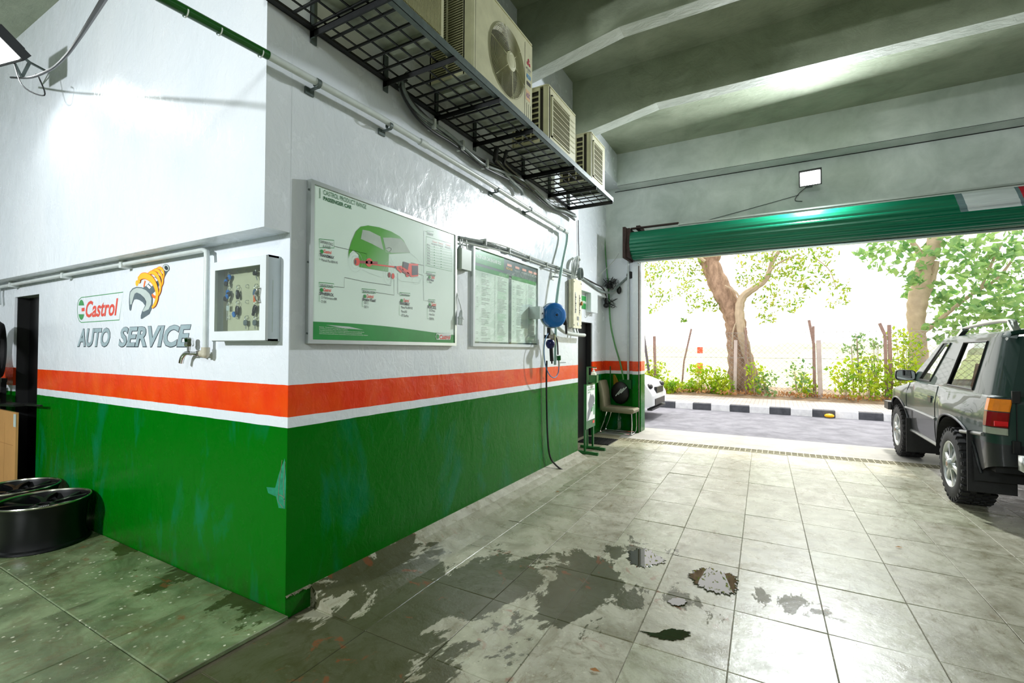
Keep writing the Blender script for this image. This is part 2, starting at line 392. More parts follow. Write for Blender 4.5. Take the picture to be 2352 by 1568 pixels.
for i, (y0, y1) in enumerate(((4.27, 4.47), (2.68, 2.86), (1.0, 1.2), (-.9, -.7), (-2.8, -2.6))):
    b = beam(y0, y1, 'trim_%d' % (i+2))
    MB().prism([(0, 4.435), (1.12, 4.635), (8.2, 4.635), (8.2, 4.640), (1.12, 4.640), (0, 4.440)], 'y', y0+.004, y1-.004).build('beam_soffit', M_BEAM, b)
struct(MB().box(-6.5, -.02, -.62, -.156, 4.49, 5.25).build('trim_7', M_CEIL))
struct(MB().box(8.1, 8.3, -8, 7.5, 0, 5.2).build('wall_right', M_WALL))
struct(MB().box(-6.6, 8.2, -8.2, -8, 0, 5.2).build('wall_back', M_WALL))
struct(MB().box(-6.7, -6.5, -8, .15, 0, 5.2).build('wall_far_left', M_WALL))

M_HAUNCH = slate('beige_slate_haunch', (178, 175, 156), (158, 155, 134), (128, 124, 100), WET, .35)
# floor: slab, then each slate tile
fl = struct(MB().box(-.7, 8.2, -8, 7.6, -.3, -.0055).build('floor', M_MORTAR, loc=(2, 0, -.3)))
def sx(k): return [-.02, .43, .88, 1.30, 1.74, 2.19, 2.65, 3.11, 3.55, 4.0, 4.45, 4.9, 5.35, 5.8, 6.25, 6.7, 7.15][k]
YS = [-1.75, -1.09, -.47, .15, .77, 1.37, 1.98, 2.59, 3.22, 3.84, 4.42, 5.02, 5.6, 6.2]
def tile(q, zt, th, parent, m, chip=.0024):
    """q: four corners (x, y) anticlockwise; top at zt with a small worn arris"""
    q = [Vector((x, y, 0)) for x, y in q]; c = sum(q, Vector())/4; r = [p+(c-p).normalized()*chip*1.6 for p in q]
    dz = [random.uniform(-.0018, .0018) for _ in q]
    vs = [(p.x, p.y, zt-min(th, .02)) for p in q]+[(p.x, p.y, zt-chip+d) for p, d in zip(q, dz)]+[(p.x, p.y, zt+d) for p, d in zip(r, dz)]
    fs = [(3, 2, 1, 0)]+[(i, (i+1) % 4, 4+(i+1) % 4, 4+i) for i in range(4)]+[(4+i, 4+(i+1) % 4, 8+(i+1) % 4, 8+i) for i in range(4)]+[(8, 9, 10, 11)]
    return MB().add(vs, fs).build('tile', m, parent)
G = .0016
def drain_y(x, side): return 6.315+.05*x+side*.125
for j in range(len(YS)-1):
    for k in range(16):
        x0, x1 = sx(k), sx(k+1); y0, y1 = YS[j], YS[j+1]
        def X(x, y): return x if k == 0 and x == x0 else x-.022*(y-2.0)
        xa = [X(x0, y0), X(x1, y0), X(x1, y1), X(x0, y1)]
        if k == 0 and y0 < .1: xa[0] = xa[3] = .045
        ya = [y0, y0, y1, y1]
        if j == len(YS)-2: ya[2] = drain_y(xa[2], -1)-.012; ya[3] = drain_y(xa[3], -1)-.012
        tile([(xa[0]+G, ya[0]+G), (xa[1]-G, ya[1]+G), (xa[2]-G, ya[2]-G), (xa[3]+G, ya[3]-G)], random.uniform(-.0012, .0012), .024, fl, M_TILE)
MB().box(-.7, 8.2, -8, -1.755, -.03, 0).build('tile_field', M_TILE, fl)
# mortar haunch at the foot of the middle wall, side gutter strip
MB().prism([(-.02, -.02), (.34, -.02), (.33, -.003), (.24, .014), (.15, .04), (.07, .08), (.0, .125), (-.02, .13)], 'y', .165, 4.494).build('mortar_haunch', M_HAUNCH, fl)
hb = MB()
for k in range(9):
    hb.add([(.0, .0+.018*k, .13-.0), (.0, .018*(k+1), .13), (.012, .018*(k+1), .11+random.uniform(0, .02)), (.012, .018*k, .11+random.uniform(0, .02))], [(0, 1, 2, 3)])
hb.build('crumbled_edge', M_MORTAR, fl)
MB().box(-.48, .0, 4.494, 6.2, -.03, -.002).box(-.48, 0, 6.2, 6.64, -.03, -.002).build('recess_floor', M_MORTAR, fl)
M_THRESH = concrete('threshold_concrete', (150, 148, 142), (186, 184, 176), .3, .5, 3)
MB().prism([(-.48, drain_y(-.48, 1)), (8.2, drain_y(8.2, 1)), (8.2, 7.75), (-.48, 7.75)], 'z', -.03, -.003).build('threshold', M_THRESH, fl)
# platform
pf = struct(MB().prism([(-6.5, -8), (.022, -8), (.022, .0), (-3.76, 0), (-3.76, .9), (-4.42, .9), (-4.42, 0), (-6.5, 0)], 'z', -.02, .004).build('platform_floor', M_MORTAR, loc=(-3, -1, -.02)))
px_ = [.032]+[-.56-.57*i for i in range(11)]
for k in range(11):
    for j, (y0, y1) in enumerate(((-.6, -.002), (-1.2, -.6), (-1.8, -1.2))):
        a, b = px_[k+1], px_[k]
        tile([(a+G, y0+G), (b-G, y0+G), (b-G, y1-G), (a+G, y1-G)], .030+random.uniform(-.001, .001), .025, pf, M_TILEP, .004)
tile([(-4.42, 0), (-3.76, 0), (-3.76, .9), (-4.42, .9)], .029, .02, pf, M_TILEP)
MB().box(-6.5, .02, -8, -1.805, .004, .03).build('tile_field', M_TILEP, pf)

# dark joint under the edge beam, chipped paint at the corner
MB().box(-.3, 8.1, 7.193, 7.1995, 4.588, 4.600).box(-.165, 8.1, 6.893, 6.8995, 4.600, 4.604).build('joint_crack', M_DARK, wf)
ch_ = [on(x, y, 'y', -.0012) for x, y in ((654, 1052), (657, 1100), (655, 1168), (640, 1166), (634, 1140), (616, 1132), (612, 1118), (632, 1120), (640, 1090))]
o_ = MB().face(ch_).build('chipped_patch', mat('chipped_teal_paint', (26, 132, 96), .5, 0, .3, 30), wl); o_['label'] = 'pale teal patch of chipped paint at the wall corner'
cr_ = MB()
for q in (((648, 1056), (642, 1100), (638, 1150), (650, 1166)), ((655, 1060), (651, 1110), (653, 1160)), ((640, 1135), (650, 1140), (654, 1150))): cr_.stroke([on(x, y, 'y', -.002) for x, y in q], .004, (0, -1, 0))
cr_.build('scratch', M_MORTAR, wl)['kind'] = 'stuff'
# doors
d1 = struct(MB().box(-4.42, -3.76, .11, .13, .03, 2.043).build('door_1', M_BLACKPANEL))
MB().box(-4.42, -4.405, .02, .11, .03, 2.04).build('door_frame', M_DARK, d1)
d2 = struct(MB().box(-.60, -.58, 5.3, 6.42, 0, 2.015).build('door_2', M_BLACKPANEL))
MB().box(-.58, -.5, 6.40, 6.42, 0, 2.015).build('door_frame', M_DARK, d2)

# drain channel and grate
dg = empty('drain_grate', (2.5, 6.42, 0), 'long steel drain grate set in the floor across the shutter opening', 'drain')
def slantbox(x0, x1, s0, s1, z0, z1):
    return [(x0, drain_y(x0, 0)+s0, z0), (x1, drain_y(x1, 0)+s0, z0), (x1, drain_y(x1, 0)+s1, z0), (x0, drain_y(x0, 0)+s1, z0), (x0, drain_y(x0, 0)+s0, z1), (x1, drain_y(x1, 0)+s0, z1), (x1, drain_y(x1, 0)+s1, z1), (x0, drain_y(x0, 0)+s1, z1)]
BOXF = [(0,3,2,1),(4,5,6,7),(0,1,5,4),(1,2,6,5),(2,3,7,6),(3,0,4,7)]
M_GRATE = mat('worn_galvanised_bar', (176, 170, 146), .45, .4, .2, 20)
MB().add(slantbox(.06, 7.2, -.125, .125, -.03, -.022), BOXF).build('channel', M_DARK, dg)
fr = MB()
for s0, s1 in ((-.125, -.113), (.113, .125), (-.045, -.035), (.035, .045)): fr.add(slantbox(.06, 7.2, s0, s1, -.022, .001), BOXF)
fr.build('frame', M_GRATE, dg)
cb = None
for k in range(92):
    x = .09+k*.0765; c = Vector((x, drain_y(x, 0), -.009))
    if cb is None: cb = MB().box(c.x-.005, c.x+.005, c.y-.113, c.y+.113, -.018, .0).build('grate_bar', M_GRATE, dg)
    else: piece(cb, cb, dg, c)
# rubber grid mat in the recess
mt = empty('grid_mat', (-.2, 6.0, 0), 'black rubber grid mat on the floor before the office door', 'mat')
g = MB(); mx0, mx1, my0, my1 = -.46, .06, 5.66, 6.2
for i in range(15): x = mx0+(mx1-mx0)*i/14; g.box(x-.006, x+.006, my0, my1, -.002, .014)
for i in range(14): y = my0+(my1-my0)*i/13; g.box(mx0, mx1, y-.006, y+.006, -.002, .011)
g.build('grid', M_BLKPL, mt)

# ---------------------------------------------------------------- roller shutter
sh = empty('roller_shutter', (3.5, 6.95, 3.19), 'green ribbed roller shutter rolled up over the opening', 'shutter')
def shutter_mat():
    s = NT('shutter_enamel'); g_ = s.n('NewGeometry'); sp = s.n('SeparateXYZ'); s.l(g_.outputs['Position'], sp.inputs[0])
    x = s.math('DIVIDE', s.math('SUBTRACT', sp.outputs['X'], s.math('MULTIPLY', s.math('POWER', s.math('ABSOLUTE', s.math('SUBTRACT', sp.outputs['Z'], 3.72)), 1.6), .35)), 10)
    z = sp.outputs['Z']
    gn, wh, gy, rd = srgb(12, 108, 78), srgb(214, 220, 224), srgb(112, 134, 140), srgb(196, 46, 60)
    c = s.ramp(x, [(0, gn), (.452, gy), (.458, wh), (.508, gy), (.515, rd), (.60, gn)], True)
    low = s.math('LESS_THAN', z, 3.40)
    c = s.mix(low, c, gn)
    v = s.pos((.4, 1, 6)); c = s.mix(1.0, c, s.ramp(s.noise(v, 4, 4), [(.3, (.82,)*3), (.7, (1.08,)*3)]), 'MULTIPLY')
    s.set(Base_Color=c, Roughness=.26, Metallic=.15); s.bump(s.noise(s.pos((.3, 1, 3)), 9, 3), .15, .01); return s.m
M_SHUT = shutter_mat()
prof = [(7.06, 3.185), (7.06, 3.23)]
cy, cz, R = 6.97, 3.48, .27
prof = [(7.10, 3.20), (7.085, 3.245)]
for k in range(1, 9):
    a = math.radians(-62-k*15.5); prof.append((cy+R*math.cos(a)+0, cz+R*math.sin(a)))
prof.append((cy-.20, cz+.19))
for k in range(len(prof)-1):
    (y0, z0), (y1, z1) = prof[k], prof[k+1]; my, mz = (y0+y1)/2, (z0+z1)/2; dy, dz = y1-y0, z1-z0; L = math.hypot(dy, dz); ny, nz = -dz/L, dy/L
    if ny > 0 or (abs(ny) < .1 and nz > 0): ny, nz = -ny, -nz
    if (my+ny*.1-cy)**2+(mz+nz*.1-cz)**2 < (my-cy)**2+(mz-cz)**2 and k > 1: ny, nz = -ny, -nz
    pf_ = [(y0, z0), (y0+dy*.2+ny*.012, z0+dz*.2+nz*.012), (my+ny*.017, mz+nz*.017), (y0+dy*.8+ny*.012, z0+dz*.8+nz*.012), (y1, z1)]
    back = [(y-ny*.004, z-nz*.004) for y, z in pf_[::-1]]
    mb = MB().prism(pf_+back, 'x', .12, 6.95); fixn(mb.build('slat', M_SHUT, sh))
MB().box(.12, 6.95, 7.075, 7.115, 3.165, 3.205).build('bottom_rail', M_STEEL, sh)
M_RUSTY = mat('rusty_dark_steel', (52, 34, 28), .7, .2, .4, 22, .3)
MB().box(.035, .12, 6.72, 7.2, 3.22, 3.74).box(.0, .05, 6.68, 7.2, 3.2, 3.76).build('end_bracket', M_RUSTY, sh)
MB().box(.12, .95, 6.78, 6.86, 3.735, 3.755).box(.2, .27, 6.85, 7.19, 3.73, 3.80).build('rusty_angle', M_RUSTY, sh)
MB().box(.95, 6.95, 6.77, 6.82, 3.70, 3.725).build('head_angle', M_STEEL, sh)
gr_ = tag(MB().box(.085, .185, 7.05, 7.2, 0, 3.17).box(.06, .085, 7.12, 7.2, 0, 3.17).box(.1, .24, 7.03, 7.05, 3.1, 3.13).build('shutter_guide', M_WALL), 'striped steel shutter guide rail standing at the left side of the opening', 'rail')
MB().box(.186, .1935, 7.07, 7.13, 0, 3.15).build('channel_slot', M_RUSTY, gr_)

# ---------------------------------------------------------------- outside ground
ro = struct(MB().box(-40, 45, 7.6, 11.5, -.3, -.022).build('road', M_ASPH))
KY = 11.5
M_KB = concrete('black_kerb_paint', (52, 54, 62), (84, 86, 94), .3, .6, 6, .01); M_KW = concrete('white_kerb_paint', (206, 206, 212), (240, 240, 244), .3, .6, 6, .01)
kb = struct(empty('kerb', (0, KY, -.02)))
kxs = [-.4+.445*(i) for i in range(-14, 22)]
for i, x in enumerate(kxs):
    c = Vector((x+.2225, KY+.09, .06)); mb = MB()
    j = random.uniform(-.006, .006)
    mb.prism([(KY+j, -.03), (KY+j+.012, .135), (KY+j+.03, .15), (KY+.18, .15), (KY+.18, -.03)], 'x', x+.004, x+.441)
    mb.build('kerb_stone', M_KB if i % 2 == 0 else M_KW, kb)
def pav():
    s = NT('sidewalk_pavers'); v = s.pos(); br = s.n('TexBrick'); s.l(v, br.inputs['Vector']); br.inputs['Scale'].default_value = 1.0
    br.inputs['Brick Width'].default_value = .2; br.inputs['Row Height'].default_value = .1; br.inputs['Mortar Size'].default_value = .008
    br.inputs['Color1'].default_value = (*srgb(196, 186, 180), 1); br.inputs['Color2'].default_value = (*srgb(176, 166, 160), 1); br.inputs['Mortar'].default_value = (*srgb(120, 112, 104), 1)
    s.set(Base_Color=br.outputs['Color'], Roughness=.8); s.bump(br.outputs['Fac'], -.4, .01); return s.m
struct(MB().box(-40, 45, KY+.18, 13.7, -.1, .145).build('sidewalk', pav()))
M_VERGE = concrete('dry_verge_soil', (96, 78, 62), (176, 152, 122), .9, .9, 3, .05)
rows = []
for j in range(13):
    y = 13.68+j*.3
    rows.append([(x, y, .13+(.12*math.sin(min(1, j/5)*PI/2)+random.uniform(-.03, .04) if j else 0)) for x in np.linspace(-20, 26, 150)])
struct(MB().grid(rows).build('verge', M_VERGE, smooth=True))
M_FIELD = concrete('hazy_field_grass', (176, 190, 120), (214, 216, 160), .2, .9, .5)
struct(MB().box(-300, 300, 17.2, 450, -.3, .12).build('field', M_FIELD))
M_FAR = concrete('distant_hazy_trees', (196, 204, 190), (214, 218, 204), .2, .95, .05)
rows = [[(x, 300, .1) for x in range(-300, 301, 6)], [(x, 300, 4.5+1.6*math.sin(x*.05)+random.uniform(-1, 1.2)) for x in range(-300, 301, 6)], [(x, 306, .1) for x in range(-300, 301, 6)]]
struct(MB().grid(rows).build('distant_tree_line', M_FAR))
# ================================================================== PAINTED SIGN ON THE LEFT WALL
def Ls(pts, ox, oy, s, ax, val, off=(0, 0, 0)):
    return [on(ox+a/s, oy+b/s, ax, val)+Vector(off) for a, b in pts]
U0, V0, N0 = Vector((1, 0, 0)), Vector((0, 0, 1)), Vector((0, -1, 0))
def g(pts, d=0.0): return Ls(pts, 160, 590, 6.817, 'y', -.0012, (0, -d, 0))
def ell(cx, cy, rx, ry, n=20, rot=0): return [(cx+rx*math.cos(t)*math.cos(rot)-ry*math.sin(t)*math.sin(rot), cy+rx*math.cos(t)*math.sin(rot)+ry*math.sin(t)*math.cos(rot)) for t in (2*PI*k/n for k in range(n))]
def part(mb, name, m, parent, label=None):
    o = mb.build(name, m, parent)
    if label: o['label'] = label
    return o
lo = [(180, 635), (835, 550), (775, 985), (180, 1025), (150, 1000), (128, 940), (118, 840), (122, 740), (140, 675), (180, 635)]
part(MB().stroke(g(lo), .006, N0), 'logo_outline', M_PRINTG, wl, 'thin green painted outline of the logo badge')
mb = MB()
e = ell(182, 827, 48, 158, 28)
mb.face(g([p for p in e if p[1] < 770] and sorted([p for p in e if p[1] < 765], key=lambda p: p[0])))
mb.face(g(sorted([p for p in e if p[1] > 885], key=lambda p: p[0])))
part(mb, 'logo_roundel', M_PRINTG, wl, 'green painted roundel of the logo')
part(MB().face(g([(186, 800), (232, 792), (232, 846), (188, 852)])), 'logo_bar', M_PRINTR, wl, 'small red bar in the logo roundel')
a, b = g([(248, 950), (757, 640)]); a2 = g([(757, 915)])[0]
part(MB().text('Castrol', Vector((a.x, a.y, a.z)), Vector((b.x, b.y, b.z-.0)), U0, shear=.22, bold=.02), 'lettering', M_PRINTR, wl, 'red painted slanted word on the left wall')
z0, z1 = 1.538, 1.690
for i, (t, xa, xb) in enumerate((('AUTO', 120, 628), ('SERVICE', 765, 1893))):
    A = g([(xa, 1400)])[0]; B = g([(xb, 1400)])[0]
    part(MB().text(t, (A.x-.004, -.0012, z0-.006), (B.x+.004, -.0012, z1+.003), U0, shear=.24, bold=.048), 'lettering_shadow', M_OUTL, wl)
    part(MB().text(t, (A.x, -.0022, z0), (B.x, -.0022, z1), U0, shear=.24, bold=.03), 'lettering', M_SILV, wl, 'grey painted capital letters on the left wall')
# shock absorber spanner emblem
part(MB().stroke(g([(1183, 372), (1172, 410), (1162, 470)]), .02, N0).stroke(g([(1288, 585), (1310, 618), (1350, 632)]), .022, N0), 'spring_back', M_ORA, wl)
head = [(935, 600), (945, 545), (985, 492), (1050, 466), (1130, 474), (1210, 510), (1270, 565), (1300, 640), (1300, 720), (1285, 805), (1250, 890), (1130, 970), (1115, 965), (1115, 920), (1135, 850), (1182, 760), (1150, 712), (1100, 676), (1050, 660), (1010, 664), (980, 730), (962, 830), (948, 842), (935, 815), (930, 700)]
part(MB().face(g([(1148, 482), (1200, 448), (1468, 170), (1545, 215), (1500, 292), (1335, 540), (1282, 585), (1225, 525)])), 'shaft', M_SILVD, wl)
mb = MB()
for k in range(7):
    t0 = .12+k*.12; ax_, ay_ = 1200+(1500-1200)*t0, 505+(190-505)*t0; mb.face(g([(ax_-32, ay_-12), (ax_-8, ay_-36), (ax_+38, ay_+8), (ax_+14, ay_+34)], .0007))
part(mb, 'shaft_highlight', M_PRINTW, wl)
part(MB().face(g(head, .0010)), 'spanner_head', M_SILVD, wl, 'painted steel spanner jaw of the emblem')
part(MB().face(g([(945, 620), (955, 555), (995, 508), (1055, 482), (1130, 490), (1200, 522), (1255, 578), (1284, 650), (1278, 740), (1240, 820), (1160, 858), (1145, 845), (1195, 765), (1205, 700), (1175, 640), (1110, 580), (1055, 556), (1022, 575), (1000, 640), (975, 740), (950, 745)], .0017)), 'spanner_face', M_PRINTLG, wl)
part(MB().face(g([(1008, 655), (1022, 600), (1040, 565), (1065, 562), (1110, 585), (1170, 645), (1200, 705), (1183, 758), (1150, 710), (1098, 674), (1050, 658)], .0024)), 'spanner_throat', M_SILVD, wl)
part(MB().face(g(ell(1512, 172, 52, 60, 24, -.5), .0010)), 'ring_outline', M_OUTL, wl)
part(MB().face(g(ell(1512, 172, 46, 53, 24, -.5), .0016)), 'ring', M_PRINTLG, wl)
part(MB().face(g(ell(1518, 172, 26, 36, 20, -.5), .0022)), 'ring_hole', M_OUTL, wl)
spr = [([(1108, 405), (1098, 350), (1140, 302), (1210, 300), (1290, 350), (1345, 430), (1378, 540), (1375, 650), (1345, 740), (1298, 795)], [.02, .034, .04, .042, .042, .04, .036, .032, .026, .01]),
       ([(1215, 285), (1290, 242), (1350, 262), (1405, 340), (1432, 440), (1425, 530), (1398, 600)], [.012, .022, .028, .026, .024, .02, .01]),
       ([(1300, 222), (1360, 203), (1420, 245), (1458, 330), (1462, 400), (1440, 465)], [.01, .018, .022, .02, .018, .008]),
       ([(1362, 190), (1415, 172), (1465, 215), (1480, 285), (1466, 352)], [.008, .016, .019, .017, .007])]
for k, (pts, ws) in enumerate(spr[::-1]):
    P_ = spline([(x, y, 0) for x, y in pts], 5); W_ = list(np.interp(np.linspace(0, len(ws)-1, len(P_)), range(len(ws)), ws))
    q = [(p.x, p.y) for p in P_]
    part(MB().stroke(g(q, .0026+.0008*k), [w*1.06+.006 for w in W_], N0), 'spring_outline', M_ORA, wl)
    part(MB().stroke(g(q, .0030+.0008*k), W_, N0), 'spring_coil', M_YEL, wl, 'yellow painted coil of the spring emblem' if k == 3 else None)
part(MB().face(g(ell(1052, 410, 23, 46))).face(g(ell(1075, 325, 10, 23))), 'oil_drop', M_YEL, wl)

# ================================================================== PIPES, TAP, KEY CABINET ON THE LEFT WALL
t = tag(MB().tube(spline([(-6.4, -.05, 2.155), (-4.5, -.05, 2.16), (-2.4, -.05, 2.165), (-.80, -.05, 2.165)], 4)+[(-.765, -.05, 2.15), (-.76, -.05, 2.10), (-.76, -.05, 1.56), (-.76, -.05, 1.50)], .017, 12).build('water_pipe', M_WHITEPVC, smooth=True), 'white water pipe under the ledge turning down behind the key cabinet', 'pipe')
for x in (-5.2, -4.3, -3.0, -1.9): MB().box(x-.02, x+.02, -.075, 0, 2.135, 2.19).build('pipe_clip', M_WHITEPVC, t)
MB().tube([(-.76, -.05, 1.535), (-.76, -.05, 1.49)], .024, 12).sphere((-.76, -.05, 1.49), .025).tube([(-.76, -.05, 1.495), (-.80, -.05, 1.495)], .024, 12).build('elbow', mat('stained_elbow', (186, 180, 160), .4), t, smooth=True)
MB().tube(spline([(-4.72, -.05, 2.155), (-4.73, -.05, 2.09), (-4.70, -.05, 1.98)], 4), .022, 10).build('stub', M_WHITEPVC, t, smooth=True)
tp = empty('water_tap', (-.9, -.05, 1.47), 'chrome bib tap on the wall beneath the key cabinet', 'tap')
MB().tube([(-.80, -.05, 1.495), (-.93, -.05, 1.495)], [.014, .012], 12).tube(spline([(-.93, -.05, 1.495), (-.98, -.055, 1.495), (-1.015, -.06, 1.47), (-1.03, -.062, 1.43)], 5), [.015]*16, 12).build('spout', M_CHROME, tp, smooth=True)
MB().lathe([(.0, .0), (.021, 0), (.021, .014), (.016, .02), (.016, .03), (0, .03)], (-.83, -.05, 1.495), (-1, 0, 0), 16).build('flange', M_CHROME, tp, smooth=True)
MB().cyl((-.955, -.052, 1.50), (-.955, -.052, 1.545), .011, 12).build('stem', M_CHROME, tp, smooth=True)
MB().lathe([(0, .06), (.022, .058), (.028, .05), (.026, .03), (.03, .012), (.024, 0), (0, 0)], (-.955, -.052, 1.54), (0, 0, 1), 8).build('handle', M_CHROME, tp)

kc = empty('key_cabinet', (-.36, -.04, 1.57), 'white glazed key cabinet hung near the corner of the left wall', 'cabinet')
x0, x1, z0, z1, dp = -.640, -.080, 1.572, 2.062, .075
MB().box(x0, x1, -.012, -.0015, z0, z1).box(x0, x1, -dp, -.012, z1-.012, z1).box(x0, x1, -dp, -.012, z0, z0+.012).box(x0, x0+.012, -dp, -.012, z0, z1).box(x1-.012, x1, -dp, -.012, z0, z1).build('body', mat('cabinet_laminate', (200, 210, 214), .35, 0, .04), kc)
MB().box(x0+.012, x1-.012, -.016, -.0121, z0+.012, z1-.012).build('back_panel', mat('pale_pegboard', (196, 196, 164), .7, 0, .05, 10), kc)
wx0, wx1, wz0, wz1 = x0+.05, x1-.055, z0+.06, z1-.055
dr = MB().box(x0, x1, -dp-.016, -dp, wz1, z1-.004).box(x0, x1, -dp-.016, -dp, z0+.004, wz0).box(x0, wx0, -dp-.016, -dp, wz0, wz1).box(wx1, x1, -dp-.016, -dp, wz0, wz1).build('door', M_WHITEP, kc)
MB().box(wx0, wx1, -dp-.010, -dp-.007, wz0, wz1).build('pane', M_GLASS, dr)
MB().tube(spline([(wx1+.012, -dp-.016, 1.79), (wx1+.004, -dp-.035, 1.80), (wx1-.004, -dp-.042, 1.83), (wx1+.004, -dp-.035, 1.86), (wx1+.012, -dp-.016, 1.87)], 4), .004, 8).build('handle', M_CHROME, dr, smooth=True)
MB().box(x1-.0005, x1+.0012, -.05, -.045, z0+.05, z0+.35).build('seam_rivets', M_PRINTLG, kc)
hk = None; hooks = [(-.545+.092*i, 2.012-.094*j-.002*i) for j in range(4) for i in range(5)]
for (x, z) in hooks:
    mb = MB().tube([(x, -.016, z)]+[(x-.004, -.024-.011*math.sin(a), z-.009+.010*math.cos(a)) for a in (0, .6, 1.2, 1.8, 2.4, 3.0, 3.6)], .0016, 6)
    mb.build('hook', M_STEEL, kc)
def keys(hx, hz, kind, label):
    k = empty('key_bunch', (hx, -.04, hz-.08), label, 'keys', 'car keys on the cabinet hooks')
    MB().lathe([(.013, -.001), (.0145, 0), (.013, .001), (.0115, 0)], (hx, -.036, hz-.018), (.3, 1, 0), 16, True).build('ring', M_STEEL, k)
    def fob(cx, cz, w, h, ang, m, nm='fob', dy=0.0):
        u = Vector((math.cos(ang), 0, math.sin(ang))); w_ = Vector((-math.sin(ang), 0, math.cos(ang)))
        c = Vector((cx, -.034+dy, cz)); prof = [(math.copysign(abs(math.cos(t))**.6, math.cos(t))*w/2, math.copysign(abs(math.sin(t))**.6, math.sin(t))*h/2) for t in (2*PI*i/14 for i in range(14))]
        n = len(prof); vs = []
        for yy, sc in ((-.006, .8), (-.003, 1), (.003, 1), (.006, .8)): vs += [c+u*p[0]*sc+w_*p[1]*sc+Vector((0, yy, 0)) for p in prof]
        fs = [tuple(range(n)), tuple(range(3*n, 4*n))[::-1]]+[(l*n+i, (l+1)*n+i, (l+1)*n+(i+1) % n, l*n+(i+1) % n) for l in range(3) for i in range(n)]
        MB().add(vs, fs).build(nm, m, k, smooth=True)
    def blade(cx, cz, L, ang, m=M_STEEL):
        d = Vector((math.sin(ang), 0, -math.cos(ang))); a = Vector((cx, -.032, cz)); MB().bar(a, a+d*L, .007, .002, (0, 1, 0)).build('blade', m, k)
    if kind == 'fob': fob(hx+.006, hz-.058, .026, .058, .12, M_BLKPL); MB().box(hx-.002, hx+.010, -.042, -.0405, hz-.062, hz-.04).build('button', M_PRINTGREY, k)
    if kind == 'fobtilt': fob(hx-.004, hz-.056, .03, .052, -.35, M_BLKPL); fob(hx-.016, hz-.085, .018, .02, -.35, M_BLKPL)
    if kind == 'blue': fob(hx+.004, hz-.06, .03, .055, 0, M_BLKPL); fob(hx-.014, hz-.085, .026, .036, .5, M_BLUE, 'tag', -.008)
    if kind == 'orange': fob(hx-.004, hz-.05, .026, .04, -.3, mat('blue_grey_plastic', (60, 96, 128), .5)); MB().box(hx-.008, hx+.012, -.040, -.037, hz-.108, hz-.066).build('tag', mat('orange_tag', (226, 106, 56), .5), k)
    if kind == 'key2': fob(hx, hz-.032, .034, .032, .2, M_BLKPL); blade(hx-.008, hz-.045, .042, -.35, mat('brass_key', (150, 130, 80), .35, .8)); blade(hx+.008, hz-.045, .038, .3)
    if kind == 'key1': fob(hx-.005, hz-.03, .034, .026, 0, M_BLKPL); blade(hx+.0, hz-.04, .035, .45)
    if kind == 'paper': MB().box(hx-.016, hx+.014, -.036, -.035, hz-.060, hz-.028).build('tag', M_PRINTLG, k); MB().tube([(hx-.008, -.035, hz-.06), (hx-.009, -.035, hz-.12)], .0012, 6).tube([(hx+.01, -.035, hz-.06), (hx+.01, -.035, hz-.115)], .0012, 6).build('cord', M_PRINTW, k)
    if kind == 'cluster':
        for q in range(4): fob(hx+random.uniform(-.012, .014), hz-.04-.014*q, .03, .03, random.uniform(-.6, .6), (M_BLUE, M_BLKPL)[q % 2], 'tag' if q % 2 == 0 else 'fob', -.004*q)
    if kind == 'small': fob(hx, hz-.042, .034, .034, 0, mat('grey_key_fob', (96, 110, 112), .4)); blade(hx, hz-.05, .03, 0)
    return k
HK = lambda j, i: hooks[j*5+i]
keys(*HK(0, 3), 'key1', 'small black key on the top row of the key cabinet')
keys(*HK(0, 4), 'key2', 'bunch of two brass keys at the top right of the key cabinet')
keys(*HK(1, 1), 'fob', 'black remote key fob hanging upright at the cabinet centre left')
keys(*HK(1, 3), 'orange', 'blue-grey key fob with a bright orange tag')
keys(*HK(1, 4), 'key2', 'black headed keys beside the cabinet door handle')
keys(*HK(2, 1), 'blue', 'dark key fob with a tilted bright blue tag')
keys(*HK(2, 3), 'fobtilt', 'black paddle-shaped key fob hanging tilted in the cabinet')
keys(*HK(0, 0), 'cluster', 'tangled cluster of blue tags high at the cabinet left edge')
keys(*HK(1, 0), 'cluster', 'cluster of dark fobs and blue tags at the cabinet left middle')
keys(*HK(2, 0), 'paper', 'pale tag with white cords at the cabinet lower left')
keys(*HK(3, 2), 'small', 'grey key ring bunch low in the middle of the cabinet')
keys(*HK(3, 3), 'small', 'small bunch cut by the cabinet bottom rail at lower right')

# ================================================================== POSTERS ON THE MIDDLE WALL
UY = Vector((0, 1, 0)); NX = Vector((1, 0, 0))
def pp(pts, x, ox=680, oy=380, s=3.564, off=0.0): return Ls(pts, ox, oy, s, 'x', x, (off, 0, 0))
def frame(parent, y0, y1, z0, z1, w, x0, x1, m):
    o = MB().box(x0, x1, y0, y1, z1-w, z1).box(x0, x1, y0, y1, z0, z0+w).box(x0, x1, y0, y0+w, z0+w, z1-w).box(x0, x1, y1-w, y1, z0+w, z1-w).build('frame', m, parent); return o
def ptxt(t, blx, bly, trx, tr_y, x, **kw):
    A = pp([(blx, bly)], x)[0]; B = pp([(trx, bly)], x)[0]; hz = pp([(blx, tr_y)], x)[0].z
    mb = kw.pop('mb', None) or MB(); return mb.text(t, A, Vector((x, B.y, hz)), UY, **kw)
Y0, Y1, Z0, Z1 = .104, 1.561, 1.560, 2.53
p1 = empty('framed_poster', (.02, .83, Z0), 'large framed poster of a green car cutaway on the middle wall', 'poster')
frame(p1, Y0, Y1, Z0, Z1, .024, .002, .042, M_STEEL)
MB().box(.004, .034, Y0+.02, Y1-.02, Z0+.02, Z1-.02).build('board', M_POSTER, p1)
